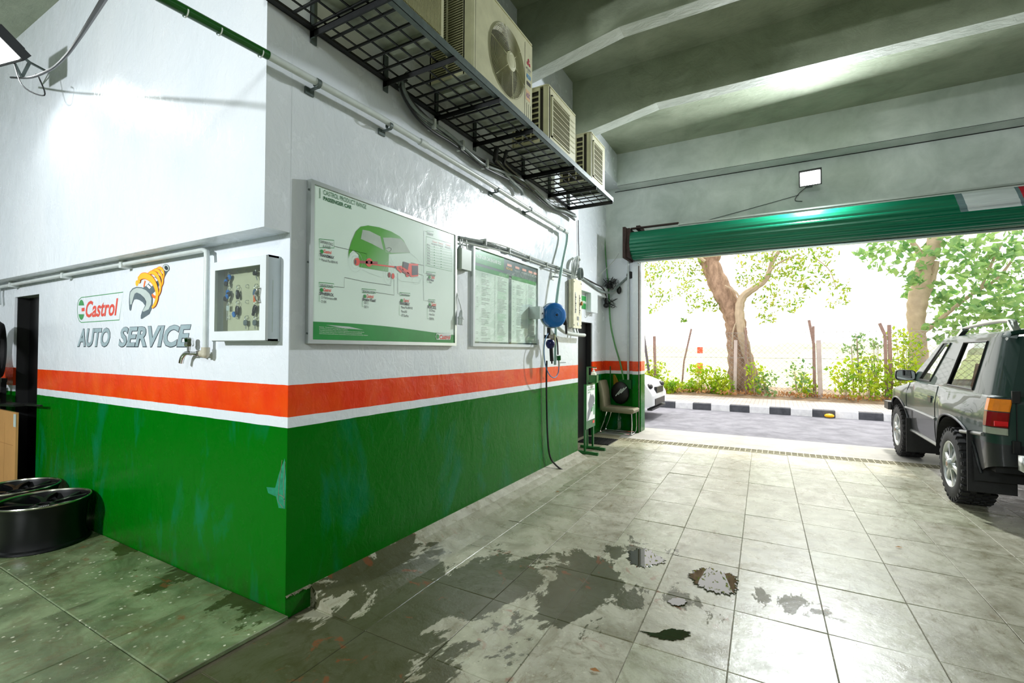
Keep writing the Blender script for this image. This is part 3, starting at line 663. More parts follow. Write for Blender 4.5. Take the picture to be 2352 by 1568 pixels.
for z in (1.62, 2.04, 2.47): MB().cyl((.022, Y0-.004, z), (.022, Y0+.001, z), .006, 8).build('screw', M_GRYSTEEL, p1)
XP = .0355
zb = pp([(165, 1180)], XP)[0].z
mb = MB(); ys = np.linspace(Y0+.024, Y1-.024, 24)
mb.grid([[(XP, y, Z0+.024) for y in ys], [(XP, y, 1.69-.028*((y-Y0)/(Y1-Y0))**1.0+.012*math.sin(3*(y-Y0))+.035*max(0, 1-(y-Y0)/.4)**2*0) for y in ys]])
mb.build('green_band', M_PRINTG, p1)
mb = MB(); mb.face([(XP+.0008, Y0+.12, 1.675), (XP+.0008, Y0+.24, 1.662), (XP+.0008, Y0+.42, 1.656), (XP+.0008, Y0+.3, 1.672)]); mb.build('band_highlight', M_PRINTLG, p1)
X2 = XP+.0006; X3 = X2+.0006; X4 = X3+.0006
mb = MB(); ptxt('CASTROL PRODUCT RANGE', 225, 236, 577, 198, X2, mb=mb); o = mb.build('heading', M_PRINTGD, p1)
A = pp([(225, 285)], X2)[0]
mb = MB().text('PASSENGER CAR', (X2, A.y, pp([(225, 283)], X2)[0].z), (X2, pp([(456, 320)], X2)[0].y, pp([(225, 250)], X2)[0].z), UY, bold=.03); mb.build('heading', M_PRINTGD, p1)
MB().stroke(pp([(196, 185), (196, 268)], X2), .004, NX).build('heading_rule', M_PRINTGD, p1)
body = [(430, 760), (432, 700), (455, 620), (490, 540), (530, 500), (590, 490), (680, 505), (780, 540), (850, 580), (880, 610), (935, 715), (830, 720), (760, 725), (755, 870), (520, 830), (515, 730), (470, 690), (440, 720)]
def cutaway_mat():
    s = NT('car_cutaway_print'); gg = s.n('NewGeometry'); sp = s.n('SeparateXYZ'); s.l(gg.outputs['Position'], sp.inputs[0])
    f = s.math('SUBTRACT', s.math('MULTIPLY', s.math('SUBTRACT', 1.25, sp.outputs['Y']), 1.2), s.math('MULTIPLY', s.math('SUBTRACT', 2.40, sp.outputs['Z']), .95), True)
    s.set(Base_Color=s.ramp(s.math('ADD', f, .12), [(0, srgb(206, 226, 214)), (.75, srgb(70, 160, 20))]), Roughness=.25); return s.m
MB().face(pp(body, X2)).build('car_drawing', cutaway_mat(), p1)
mb = MB().face(pp([(545, 525), (600, 535), (690, 580), (716, 692), (620, 640), (530, 600)], X3)).face(pp([(712, 590), (780, 590), (860, 600), (895, 640), (935, 712), (780, 715), (735, 690)], X3)); mb.build_each('car_window_drawing', mat('print_window_grey', (176, 190, 178), .25), p1)
mb = MB()
for c, rx, ry in (((487, 790), 55, 82), ((487, 790), 34, 52), ((757, 880), 42, 92), ((757, 880), 25, 55), ((985, 940), 35, 30)): mb.stroke(pp(ell(*c, rx, ry, 24)+[ell(*c, rx, ry, 24)[0]], X3), .0016, NX)
mb.stroke(pp([(935, 715), (990, 760), (1030, 820), (1035, 920), (1000, 960), (860, 945), (800, 900)], X3), .0016, NX).stroke(pp([(540, 850), (600, 880), (700, 915)], X3), .0016, NX).stroke(pp(ell(755, 690, 26, 16, 16, -.4)+[(781, 690)], X3), .002, NX).stroke(pp([(757, 705), (775, 760), (800, 800)], X3), .0016, NX)
mb.build('line_drawing', M_PRINTLG, p1)
mb = MB().face(pp(ell(500, 787, 22, 32, 16), X4)).face(pp(ell(598, 793, 28, 35, 16), X4)).stroke(pp([(625, 808), (810, 830)], X4), .010, NX).face(pp([(820, 825), (865, 820), (880, 860), (860, 880), (825, 850)], X4)).face(pp([(905, 800), (1000, 805), (1000, 905), (945, 912), (870, 860), (880, 800)], X4)).face(pp(ell(795, 905, 12, 24, 12), X4)).face(pp(ell(913, 893, 14, 20, 12), X4))
mb.build_each('drivetrain_drawing', M_PRINTR, p1)
X5 = X4+.0006
mb = MB().stroke(pp([(520, 788), (668, 797)], X4), .018, NX).face(pp(ell(765, 895, 10, 22, 12), X4)).stroke(pp([(845, 835), (880, 870), (935, 900)], X5), .014, NX).face(pp(ell(598, 790, 12, 18, 12), X5)); mb.build_each('drivetrain_shade', M_PRINTRD, p1)
mb = MB().face(pp([(948, 818), (998, 820), (998, 895), (948, 898)], X5)).face(pp(ell(488, 788, 6, 20, 10), X5)).face(pp([(880, 785), (925, 800), (915, 855), (875, 830)], X5)).face(pp([(808, 822), (822, 824), (822, 840), (808, 838)], X5)); mb.build_each('engine_drawing', M_PRINTK, p1)
mb = MB()
for q in ([(312, 660), (440, 690), (577, 722), (577, 758)], [(312, 990), (395, 998), (397, 915), (560, 950), (778, 982), (778, 910)], [(655, 1038), (803, 1060), (803, 930)], [(832, 880), (834, 1050), (850, 1052)], [(1000, 885), (1042, 900), (1046, 1105), (1085, 1108)], [(940, 795), (1045, 818)], [(1070, 540), (1046, 536), (1046, 880), (1075, 884)]): mb.stroke(pp(q, X2), .0022, NX)
mb.build('leader_line', M_PRINTK, p1)
mb = MB(); tx = MB(); rd = MB(); kx = MB()
def boxed(x0, y0, x1, y1, lines, dx=0):
    q = [(x0, y0), (x1, y0+(x1-x0)*.10), (x1, y1+(x1-x0)*.02), (x0, y1), (x0, y0)]; mb.stroke(pp(q, X2), .003, NX)
    n = len(lines)
    for i, t in enumerate(lines):
        hh = (y1-y0)/n; cx = (x0+x1)/2; w = (x1-x0)*(.86 if len(t) > 9 else (.5 if len(t) < 8 and n > 1 else .78))
        ptxt(t, cx-w/2, y0+hh*(i+.86)+(x1-x0)*.02, cx+w/2, y0+hh*(i+.22)+(x1-x0)*.02, X3, mb=tx)
boxed(192, 600, 312, 672, ['DIFFERENTIALS', '& AXLES']); boxed(190, 955, 310, 992, ['GREASE POINTS']); boxed(540, 1007, 655, 1040, ['BRAKING SYSTEM']); boxed(850, 1038, 935, 1064, ['TRANSMISSION']); boxed(1085, 1095, 1140, 1118, ['RADIATOR']); boxed(1072, 535, 1128, 565, ['ENGINE OIL']); boxed(1070, 868, 1142, 900, ['ENGINE FLUSH'])
def prod(x0, x1, ya, yb, lab, lines, ly):
    ptxt('Castrol', x0+18, ya, x0+18+(x1-x0)*.55, ya-28, X3, mb=rd, shear=.2, bold=.02); q = pp([(x0+4, ya-10)], X3)[0]; mb.face([q+Vector((0, .012*math.cos(t), .012*math.sin(t))) for t in (2*PI*i/14 for i in range(14))])
    ptxt(lab, x0-16, yb, x1-12, yb-26, X3, mb=kx, shear=.2, bold=.02)
    for i, t in enumerate(lines): ptxt(t, x0, ly+i*34, x0+len(t)*7.4*(x1-x0)/118, ly+i*34-21, X3, mb=tx)
    mb.stroke(pp([(x0-16, ly-26), (x0-16, ly+34*(len(lines)-1)-10), (x0-6, ly+34*(len(lines)-1)-10)], X3), .0018, NX)
prod(208, 326, 713, 742, 'TRANSMAX', ['Manual Plus 80W-90'], 780); prod(206, 322, 1028, 1058, 'SPHEEROL', ['CV Performance 80K', 'CV 30K'], 1088)
prod(560, 665, 1080, 1105, 'Brake Fluid', ['DOT 3', 'DOT 4'], 1132); prod(862, 944, 1115, 1138, 'TRANSMAX', ['Manual Plus 80W-90', 'Manual 80', 'ATF Dex/Merc'], 1168); prod(1092, 1160, 1148, 1168, 'RADICOOL', ['SF-O Premix', 'Heavy Duty', 'ESSENTIAL'], 1195)
prod(1090, 1140, 925, 945, 'Engine', ['Shampoo'], 965)
# oil table
mb.stroke(pp([(1068, 580), (1275, 640), (1275, 866), (1062, 818), (1068, 580)], X2), .002, NX)
for i in range(8):
    y = 655+i*22; mb.stroke(pp([(1068, y), (1275, y+40)], X2), .001, NX); ptxt(['0W-16', '5W-20', '5W-30', '5W-40', '10W-30', '10W-40', '15W-40', '20W-50'][i], 1074, y-4, 1098, y-16, X3, mb=tx)
    for xq in (1135, 1190): mb.face(pp(ell(xq, y-2+(xq-1074)*.2, 3, 4, 6), X3))
for xq in (1118, 1168, 1228): ptxt('Castrol', xq, 625+(xq-1118)*.25, xq+38, 612+(xq-1118)*.25, X3, mb=rd, shear=.2); ptxt('MAGNATEC', xq-6, 645+(xq-1118)*.25, xq+40, 632+(xq-1118)*.25, X3, mb=kx, shear=.2)
mb.build('label_box', M_PRINTG, p1); tx.build('small_lettering', M_PRINTK, p1); rd.build('red_lettering', M_PRINTR, p1); kx.build('product_lettering', M_PRINTK, p1)
mb = MB()
for i, t in enumerate(['Disclaimer - The above graphic representation is for a typical Rear Wheel Drive (RWD)', 'car and does not represent a specific OEM make or model of car', 'The product recommendations made on this sheet are appropriate in many makes and models within the', 'vehicle type. However please be sure to consult the OEM manual to ensure that the recommended', 'Castrol product meets the OEM minimum recommendations and / or specification for each particular component']):
    ptxt(t, 190, 1326+i*13.5, 190+len(t)*3.75, 1317+i*13.5, X2+.001, mb=mb)
mb.build('white_print', M_PRINTW, p1); mb = MB()
A = pp([(1152, 1320), (1272, 1320), (1152, 1308), (1152, 1342), (1152, 1330)], X3+.001)
mb.text("IT'S MORE THAN JUST OIL.", (A[0].x, A[0].y, 1.655), (A[0].x, A[1].y-.002, 1.672), UY).text("IT'S LIQUID ENGINEERING.", (A[0].x, A[0].y, 1.632), (A[0].x, A[1].y, 1.649), UY)
q = [(1150, 1375), (1270, 1380), (1262, 1426), (1150, 1424), (1143, 1400)]; mb.build('white_print', M_PRINTW, p1)
MB().face(pp(q, X3+.001)).build('badge', M_PRINTW, p1)
mb = MB(); ptxt('Castrol', 1176, 1421, 1262, 1384, X4+.0015, mb=mb, shear=.2, bold=.02); mb.build('logo_lettering', M_PRINTR, p1)
MB().face(pp(ell(1160, 1400, 12, 20, 16), X4+.0015)).build('logo_roundel', M_PRINTG, p1)

y0, y1, z0, z1 = 1.83, 3.185, 1.558, 2.490
p2 = empty('framed_chart', (.02, 2.5, z0), 'smaller framed chart of engine oils under clear film beside the big poster', 'poster')
frame(p2, y0, y1, z0, z1, .028, .002, .030, M_WHITEP)
MB().box(.004, .014, y0+.02, y1-.02, z0+.02, z1-.02).build('board', M_POSTER, p2)
x = .0150
MB().box(.0142, x, y0+.03, y1-.03, z1-.21, z1-.03).box(.0142, x, 2.50, 2.56, z0+.03, z1-.2).box(.0142, x, y0+.03, y1-.03, z0+.03, z0+.045).build('dark_band', mat('chart_slate', (70, 92, 96), .3), p2)
x += .0006
MB().box(x-.0005, x, y0+.03, 2.40, z1-.16, z1-.03).build('title_block', M_PRINTG, p2)
x += .0006
MB().box(x-.0005, x, y0+.05, 2.50, z1-.225, z1-.185).box(x-.0005, x, 2.56, y1-.05, z1-.225, z1-.185).build('column_header', M_PRINTG, p2)
MB().text('PASSENGER CAR ENGINE OILS', (x, 1.89, z1-.112), (x, 2.34, z1-.078), UY, bold=.02).build('heading', M_PRINTW, p2)
mb = MB(); mk = MB(); my_ = MB()
for i, (t, yy) in enumerate((('EDGE', 2.47), ('MAGNATEC', 2.64), ('MAGNATEC', 2.80), ('GTX', 2.95), ('CRB', 3.07))):
    mb.box(x-.0003, x, yy-.005, yy+.09, z1-.10, z1-.075); (my_ if i == 0 else mk).text(t, (x, yy-.02, z1-.135), (x, yy+.11, z1-.112), UY)
    mk.box(x-.0003, x, yy+.12, yy+.122, z1-.18, z1-.05)
mb.build('product_logo', mat('pale_red_print', (226, 150, 130), .4), p2); mk.build('product_lettering', M_PRINTLG, p2); my_.build('product_lettering', M_YEL, p2)
mb = MB(); mg = MB(); rr = random.Random(3)
for (ca, cb_) in ((y0+.06, 2.48), (2.58, y1-.06)):
    W_ = cb_-ca
    for i in range(44):
        zz = z1-.245-i*.0146
        if rr.random() < .8: mb.box(x-.0003, x, ca+.10*W_/.6, ca+.10*W_/.6+rr.uniform(.06, .16), zz, zz+.0045)
        mb.box(x-.0003, x, ca+W_*.56, ca+W_*.59, zz, zz+.004)
        (mg if (i//5) % 3 == 2 else mb).box(x-.0003, x, ca+W_*.66, ca+W_*rr.uniform(.80, .97), zz, zz+.005)
        if rr.random() < .3: mb.box(x-.0003, x, ca+.01, ca+.04, zz, zz+.004)
mb.build('table_print', mat('pale_grey_print', (160, 172, 168), .4), p2)['kind'] = 'stuff'; mg.build('table_print', mat('pale_green_print', (168, 212, 180), .4), p2)['kind'] = 'stuff'
NF = 26; rows = []
for i in range(NF): rows.append([(.0215+.0035*math.sin(i*1.7+j*.9)*math.sin(j*2.3-i*.8)+random.uniform(-.0008, .0008), y0+.028+(y1-y0-.056)*i/(NF-1), z0+.028+(z1-z0-.056)*j/(NF-1)) for j in range(NF)])
MB().grid(rows).build('clear_film', M_FILM, p2, smooth=True)

# ================================================================== CONDUITS, SWITCH BOX, SOCKET
mp = empty('air_pipe', (.08, 2, 3.05), 'long pipe running high along the middle wall, green at its near end and white beyond', 'pipe')
z_ = 3.105
MB().tube([(.08, -.20, 3.085), (.08, .6, z_), (.08, 1.9, 3.09), (.08, 3.0, 3.055), (.08, 3.66, 3.045)], .021, 12).build('white_pipe', M_WHITEPVC, mp, smooth=True)['label'] = 'white painted length of pipe'
MB().tube([(.08, -1.4, 3.04), (.08, -.20, 3.085)], .0235, 12).build('green_pipe', M_GREENP, mp, smooth=True)['label'] = 'green painted length of pipe'
mb = MB()
for y in (-.24, -.45, -.6): mb.lathe([(.0245, -.003), (.0245, .003)], (.08, y, 3.083+.037*y*.9), (0, 1, 0), 16)
mb.build('tape_mark', M_PRINTW, mp)
mb = MB().tube(spline([(.08, 3.66, 3.045), (.08, 3.80, 3.04), (.085, 3.88, 3.02), (.09, 3.86, 2.9), (.10, 3.70, 2.6), (.10, 3.58, 2.3), (.10, 3.52, 2.1)], 5), .018, 10).tube([(.10, 3.52, 2.1), (.10, 3.50, 1.72), (.11, 3.46, 1.35)], .016, 10)
mb.build('down_pipe', mat('pale_green_pipe', (160, 196, 186), .35, 0, .1), mp, smooth=True)
MB().tube([(.08, 3.60, 3.04), (.085, 3.72, 3.04)], .027, 12).tube([(.08, 1.02, 3.10), (.08, 1.10, 3.10)], .027, 12).tube([(.085, 3.78, 3.04), (.088, 3.88, 3.035)], .026, 12).build('coupling', M_WHITEPVC, mp, smooth=True)
c0 = None
for y in (.11, .70, 2.15, 2.85):
    zz = 3.09-.008*y; mb = MB().lathe([(.027, -.012), (.027, .012), (.022, .012), (.022, -.012)], (.08, y, zz), (0, 1, 0), 16, True).box(.0, .06, y-.006, y+.006, zz-.03, zz-.018).box(.0, .012, y-.03, y+.03, zz-.05, zz-.01).bar((.06, y, zz-.024), (.08, y, zz-.024), .012)
    mb.build('pipe_clamp', M_GRYSTEEL, mp)
MB().bar((.0, 3.62, 2.44), (.10, 3.60, 2.42), .018).box(0, .01, 3.58, 3.66, 2.40, 2.48).build('bracket', M_STEEL, mp)

ct = empty('cable_run', (.03, 2.8, 2.5), 'bundle of grey cables clipped just above the oil chart', 'cable')
MB().tube(spline([(.03, 1.60, 2.500), (.03, 2.2, 2.545), (.03, 3.1, 2.545), (.03, 3.8, 2.56), (.04, 4.4, 2.56)], 4), .013, 8).build('conduit', M_CABLE_G, ct, smooth=True)
MB().tube(spline([(.03, 1.66, 2.47), (.045, 2.4, 2.515), (.045, 3.2, 2.52), (.04, 4.4, 2.53)], 4), .008, 8).tube(spline([(.025, 1.7, 2.52), (.05, 2.3, 2.565), (.05, 3.0, 2.56), (.04, 4.4, 2.585)], 4), .006, 8).build('cable', M_CABLE_W, ct, smooth=True)
MB().tube(spline([(.03, 1.66, 2.50), (.03, 1.60, 2.505), (.03, 1.555, 2.47), (.03, 1.555, 2.42), (.03, 1.59, 2.40), (.03, 1.62, 2.43)], 4), .009, 8).build('conduit_loop', M_CABLE_G, ct, smooth=True)
mb = MB()
for y in (2.0, 2.45, 2.9, 3.35, 3.75): mb.box(0, .06, y-.004, y+.004, 2.505, 2.57).tube([(.04, y, 2.51), (.05, y+.03, 2.48)], .0015, 5)
mb.build('cable_tie', M_CABLE_W, ct)
sb = empty('switch_box', (.03, 1.66, 2.22), 'small pale surface switch box between the two framed posters', 'box')
MB().box(.002, .065, 1.585, 1.755, 2.225, 2.405, .012).build('body', mat('pale_plastic_box', (176, 190, 178), .4, 0, .05), sb)
MB().tube([(.03, 1.62, 2.405), (.03, 1.62, 2.5)], .004, 6).tube([(.04, 1.65, 2.405), (.035, 1.64, 2.5)], .004, 6).tube([(.03, 1.73, 2.405), (.03, 1.71, 2.5)], .006, 6).build('lead', M_CABLE_W, sb)
MB().box(.03, .05, 1.64, 1.70, 2.2235, 2.2255).build('opening', M_PRINTK, sb)
so = empty('hanging_socket', (.04, 1.60, 1.72), 'white cable connector hanging on a lead beside the big poster', 'socket')
MB().tube(spline([(.03, 1.57, 2.05), (.05, 1.565, 1.98), (.06, 1.59, 1.90), (.062, 1.60, 1.86)], 4), .004, 6).build('lead', M_CABLE_W, so, smooth=True)
MB().lathe([(0, 0), (.012, 0), (.018, -.03), (.020, -.055), (.028, -.058), (.028, -.075), (.024, -.077), (.024, -.125), (0, -.125)], (.062, 1.60, 1.865), (0, .12, .99), 16).build('body', M_WHITEP, so, smooth=True)
# ================================================================== CAGE SHELF AND AIR CONDITIONERS
SZ = 3.43
sf = empty('steel_shelf', (.3, 2, SZ), 'black welded steel grid shelf carrying the air conditioners along the middle wall', 'shelf')
SY0, SY1 = -.22, 4.14
MB().box(.01, .05, SY0, SY1, SZ-.005, SZ+.0).box(.01, .015, SY0, SY1, SZ-.005, SZ+.04).build('back_rail', M_BLKSTEEL, sf)
MB().box(.575, .615, SY0, SY1, SZ-.005, SZ+.0).box(.610, .616, SY0, SY1, SZ-.005, SZ+.045).build('front_rail', M_GRYSTEEL, sf)
b0 = None
for i in range(4):
    x = .13+.115*i; MB().box(x-.006, x+.006, SY0, SY1, SZ+.001, SZ+.007).build('long_bar', M_BLKSTEEL, sf)
n = 34
for i in range(n):
    y = SY0+.06+(SY1-SY0-.08)*i/(n-1); c = Vector((.313, y, SZ+.004))
    if b0 is None: b0 = MB().box(.02, .606, y-.006, y+.006, SZ-.003, SZ+.010).build('cross_bar', M_BLKSTEEL, sf)
    else: piece(b0, b0, sf, Vector(WL[b0.name])+Vector((0, y-(SY0+.06), 0)))
for y in (.135, .735, 1.31, 1.87, 2.82, 3.50, 4.11):
    k = MB().box(.005, .62, y-.022, y+.022, SZ-.012, SZ-.006).box(.005, .62, y-.022, y-.016, SZ-.045, SZ-.006).build('bracket', M_BLKSTEEL, sf)
    MB().box(.002, .010, y-.022, y+.022, SZ-.07, SZ+.30).box(.002, .04, y-.022, y-.016, SZ-.05, SZ+.26).build('wall_leg', M_GRYSTEEL, k)
M_SCUFF = mat('ac_underside_metal', (150, 156, 140), .55, .1, .3, 9)
def ac_body(name, label, y0, y1, z1, xf, xb=.20, z0=SZ+.035):
    r = empty(name, ((xf+xb)/2, (y0+y1)/2, SZ+.01), label, 'air conditioner', 'outdoor units on the shelf')
    t = .012
    MB().box(xb, xf-.02, y0, y1, z0, z0+t, .01).build('base_pan', M_SCUFF, r)
    mb = MB()
    for yy in (y0+.12, y1-.12): mb = MB().box(xb+.02, xf-.04, yy-.03, yy+.03, SZ+.011, z0); mb.build('foot', M_SCUFF, r)
    MB().box(xb-.005, xf+.004, y0-.004, y1+.004, z1-t, z1, .02).build('top_cover', M_ACBODY, r)
    MB().box(xb, xb+t, y0, y1, z0+t, z1-t).box(xb, xf-.01, y1-t, y1, z0+t, z1-t).build('casing', M_ACBODY, r)
    MB().box(xb+.03, xf-.06, y0+.02, y1-.04, z0+.03, z1-.03).build('coil', M_ACDARK, r)
    return r, z0+t, z1-t
def slat_side(r, y, x0, x1, z0, z1, cols, rows, bar=.006):
    """side guard: frame with slots at plane y"""
    w = .014
    f_ = MB().box(x0, x1, y, y+.01, z1-.03, z1).box(x0, x1, y, y+.01, z0, z0+.03)
    for i in range(cols+1):
        x = x0+(x1-x0-w)*i/cols; f_.box(x, x+w, y, y+.01, z0+.03, z1-.03)
    o = f_.build('side_guard', M_ACBODY, r); mb = MB()
    for j in range(1, rows):
        z = z0+.03+(z1-z0-.06)*j/rows; mb.box(x0+w, x1-w, y+.001, y+.009, z-bar/2, z+bar/2)
    s_ = mb.build('guard_bars', M_ACGRILLE, o); s_['kind'] = 'stuff'
def corner_post(r, y0, xf, z0, z1, w=.05): MB().prism([(xf-.05, y0), (xf-.018, y0), (xf-.003, y0+.014), (xf-.003, y0+w), (xf-.012, y0+w), (xf-.012, y0+.012), (xf-.05, y0+.01)], 'z', z0, z1).build('corner_post', M_ACBODY, r)
# unit 1 : wide one cut by the top edge, vertical wire grille
xf = .60
r, a, b = ac_body('outdoor_unit', 'air conditioner nearest the room corner with a dense wire grille, cut by the top edge', -.17, .635, 4.10, xf)
MB().box(xf-.012, xf-.003, -.17, -.11, a, b).box(xf-.012, xf-.003, .60, .635, a, b).box(xf-.012, xf-.003, -.11, .60, b-.05, b).box(xf-.012, xf-.003, -.11, .60, a, a+.03).build('front_panel', M_ACBODY, r)
MB().box(-.0+xf-.03, xf-.014, -.11, .60, a, b).build('recess', M_ACDARK, r)
mb = MB()
for i in range(62): mb.box(xf-.004, xf+.004, -.11+.71*i/61-.0022, -.11+.71*i/61+.0022, a+.02, b-.04)
for j in range(16): mb.box(xf-.006, xf-.002, -.11, .60, a+.04+j*.036-.002, a+.04+j*.036+.002)
tag(mb.build('wire_grille', M_ACGRILLE, r), kind='stuff'); slat_side(r, -.17, .20, .56, a, b, 2, 24)
# unit 2 : big fan
xf = .585; y0, y1, z1 = .985, 1.900, 4.175
r2, a, b = ac_body('outdoor_unit', 'large cream air conditioner with a round wire fan guard', y0, y1, z1, xf)
fc = Vector((xf, 1.475, 3.80)); FR = .262
ring = [(fc.y+FR*math.cos(t), fc.z+FR*math.sin(t)) for t in (2*PI*i/40 for i in range(40))]
mb = MB(); outer = []
for i in range(40):
    t = 2*PI*i/40; dy, dz = math.cos(t), math.sin(t)
    L = min((y1-fc.y-.0)/dy if dy > 1e-6 else 9, (y0+.03-fc.y)/dy if dy < -1e-6 else 9, (b-fc.z)/dz if dz > 1e-6 else 9, (a-fc.z)/dz if dz < -1e-6 else 9); outer.append((fc.y+dy*L, fc.z+dz*L))
corners = [(y1, b), (y0+.03, b), (y0+.03, a), (y1, a)]
for i in range(40):
    j = (i+1) % 40; poly = [ring[i], outer[i]]
    for c in corners:
        if (abs(outer[i][0]-c[0]) < 1e-6) != (abs(outer[j][0]-c[0]) < 1e-6) and abs(outer[i][0]-c[0]) < .2 and abs(outer[i][1]-c[1]) < .2 and (abs(outer[i][0]-c[0]) < 1e-6 or abs(outer[i][1]-c[1]) < 1e-6) and (abs(outer[j][0]-c[0]) < 1e-6 or abs(outer[j][1]-c[1]) < 1e-6): poly.append(c)
    poly += [outer[j], ring[j]]
    mb.face([(xf-.003, p, q) for p, q in poly])
mb.lathe([(FR, 0), (FR, -.03), (FR-.02, -.05)], (xf-.003, fc.y, fc.z), (1, 0, 0), 40)
mb.build('front_panel', M_ACBODY, r2)
MB().lathe([(0, -.085), (FR-.005, -.085)], (xf, fc.y, fc.z), (1, 0, 0), 32).build('fan_recess', M_ACDARK, r2)
fan = MB()
for k in range(4):
    t0 = k*PI/2+.3; q = []
    for (rr_, dt, dx) in ((.05, -.3, 0), (.14, -.45, .012), (.235, -.5, .02), (.245, .1, -.01), (.235, .35, -.02), (.13, .3, -.015), (.05, .3, 0)): q.append((xf-.06+dx, fc.y+rr_*math.cos(t0+dt), fc.z+rr_*math.sin(t0+dt)))
    fan.face(q)
fan.cyl((xf-.08, fc.y, fc.z), (xf-.03, fc.y, fc.z), .055).build('fan', mat('grey_fan', (78, 80, 66), .5), r2)
gd = MB()
for i in range(22):
    R_ = .075+(FR+.008-.075)*i/21; bul = .022*math.cos(PI/2*(i/21)**1.5); n = 48
    gd.tube([(xf+.006+bul, fc.y+R_*math.cos(t), fc.z+R_*math.sin(t)) for t in (2*PI*q/n for q in range(n+1))], .0019, 4, False)
tag(gd.build('fan_guard', M_ACGRILLE, r2, smooth=True), kind='stuff')
for k in range(6):
    t = PI/6+k*PI/3+.26; d = Vector((0, math.cos(t), math.sin(t))); MB().bar(fc+d*.06+Vector((.030, 0, 0)), fc+d*(FR+.01)+Vector((.008, 0, 0)), .007, .004).build('guard_spoke', M_ACBODY, r2)
MB().lathe([(0, .036), (.06, .036), (.072, .032), (.076, .022), (.074, .018)], fc, (1, 0, 0), 32).lathe([(.050, .0365), (.052, .0375), (.054, .0365)], fc, (1, 0, 0), 28).build('guard_hub', M_ACBODY, r2, smooth=True)
slat_side(r2, y0, .20, .51, a, b, 2, 34, .007)
corner_post(r2, y0-.001, xf, a, b, .035); MB().box(.50, .56, y0, y0+.01, a, b).build('side_strip', M_ACBODY, r2)
for i in range(4): MB().box(xf-.003, xf-.0015, 1.765+i*.035, 1.768+i*.035, a, b-.03 if i == 0 else 3.63).build('groove', M_ACDARK, r2)
MB().box(xf-.004, xf-.001, 1.80, 1.87, 3.79, 3.82).build('grip_slot', M_ACDARK, r2)
def dia(cy_, cz_, ang, L=.036, w=.020):
    d = Vector((0, math.cos(ang), math.sin(ang))); s_ = Vector((0, -math.sin(ang), math.cos(ang))); c = Vector((xf-.0012, cy_, cz_)); return [c, c+d*L/1+s_*w*.9-d*L*.45, c+d*L*1.1, c+d*L*.55-s_*w*.9]
mb = MB()
for ang in (PI/2, PI/2+2*PI/3, PI/2-2*PI/3): mb.face(dia(1.832, 3.985, ang))
mb.build('emblem', mat('crimson_print', (170, 30, 60), .4), r2)
MB().text('MITSUBISHI', (xf-.001, 1.79, 3.918), (xf-.001, 1.875, 3.940), UY, bold=.02).text('ELECTRIC', (xf-.001, 1.80, 3.895), (xf-.001, 1.865, 3.912), UY).build('small_lettering', M_PRINTGREY, r2)
MB().text('MR.SLIM', (xf-.001, 1.795, 3.845), (xf-.001, 1.87, 3.885), UY, bold=.04).build('blue_lettering', mat('light_blue_print', (84, 150, 200), .4), r2)
MB().box(xf-.0028, xf-.0016, 1.785, 1.86, 3.655, 3.745).build('sticker', mat('faded_orange_sticker', (206, 170, 130), .5), r2)
MB().text('A.D.C', (xf-.001, 1.79, 3.68), (xf-.001, 1.855, 3.72), UY, bold=.03).build('sticker_lettering', mat('purple_print', (96, 70, 140), .5), r2)
# units 3, 4 : louvred outlet
def louvre_unit(label, y0, y1, z1, gy0, gy1, lines_right):
    xf = .585; r, a, b = ac_body('outdoor_unit', label, y0, y1, z1, xf)
    gz0, gz1 = a+.06, b-.06
    MB().box(xf-.012, xf-.003, y0+.03, gy0, a, b).box(xf-.012, xf-.003, gy1, y1, a, b).box(xf-.012, xf-.003, gy0, gy1, gz1, b).box(xf-.012, xf-.003, gy0, gy1, a, gz0).build('front_panel', M_ACBODY, r)
    corner_post(r, y0, xf, a, b)
    MB().box(xf-.03, xf-.02, gy0, gy1, gz0, gz1).build('recess', M_ACDARK, r)
    gf = MB().box(xf-.004, xf+.008, gy0, gy0+.02, gz0, gz1).box(xf-.004, xf+.008, gy1-.012, gy1, gz0, gz1).box(xf-.004, xf+.008, gy0, gy1, gz1-.012, gz1).box(xf-.004, xf+.008, gy0, gy1, gz0, gz0+.012).build('outlet_frame', M_ACBODY, r)
    mb = MB(); n = 34
    for j in range(n): z = gz0+.016+(gz1-gz0-.03)*j/(n-1); mb.add([(xf+.004, gy0+.018, z-.002), (xf+.004, gy1-.01, z-.002), (xf-.010, gy1-.01, z+.003), (xf-.010, gy0+.018, z+.003), (xf+.004, gy0+.018, z+.001), (xf+.004, gy1-.01, z+.001), (xf-.010, gy1-.01, z+.006), (xf-.010, gy0+.018, z+.006)], BOXF)
    tag(mb.build('louvres', M_ACGRILLE, gf), kind='stuff')
    for j in range(7): z = gz0+.05+(gz1-gz0-.08)*j/6; MB().box(xf+.005, xf+.0075, gy0+.018, y1-.03 if lines_right else gy1-.01, z-.003, z+.003).build('horizontal_bar', M_ACBODY, gf)
    slat_side(r, y0, .22, .50, a, b, 3, 9, .016)
    return r
louvre_unit('middle air conditioner with a tall louvred outlet, third along the shelf', 2.225, 2.915, 4.005, 2.30, 2.74, True)
louvre_unit('smallest air conditioner at the far end of the shelf', 3.38, 3.89, 4.03, 3.455, 3.78, False)

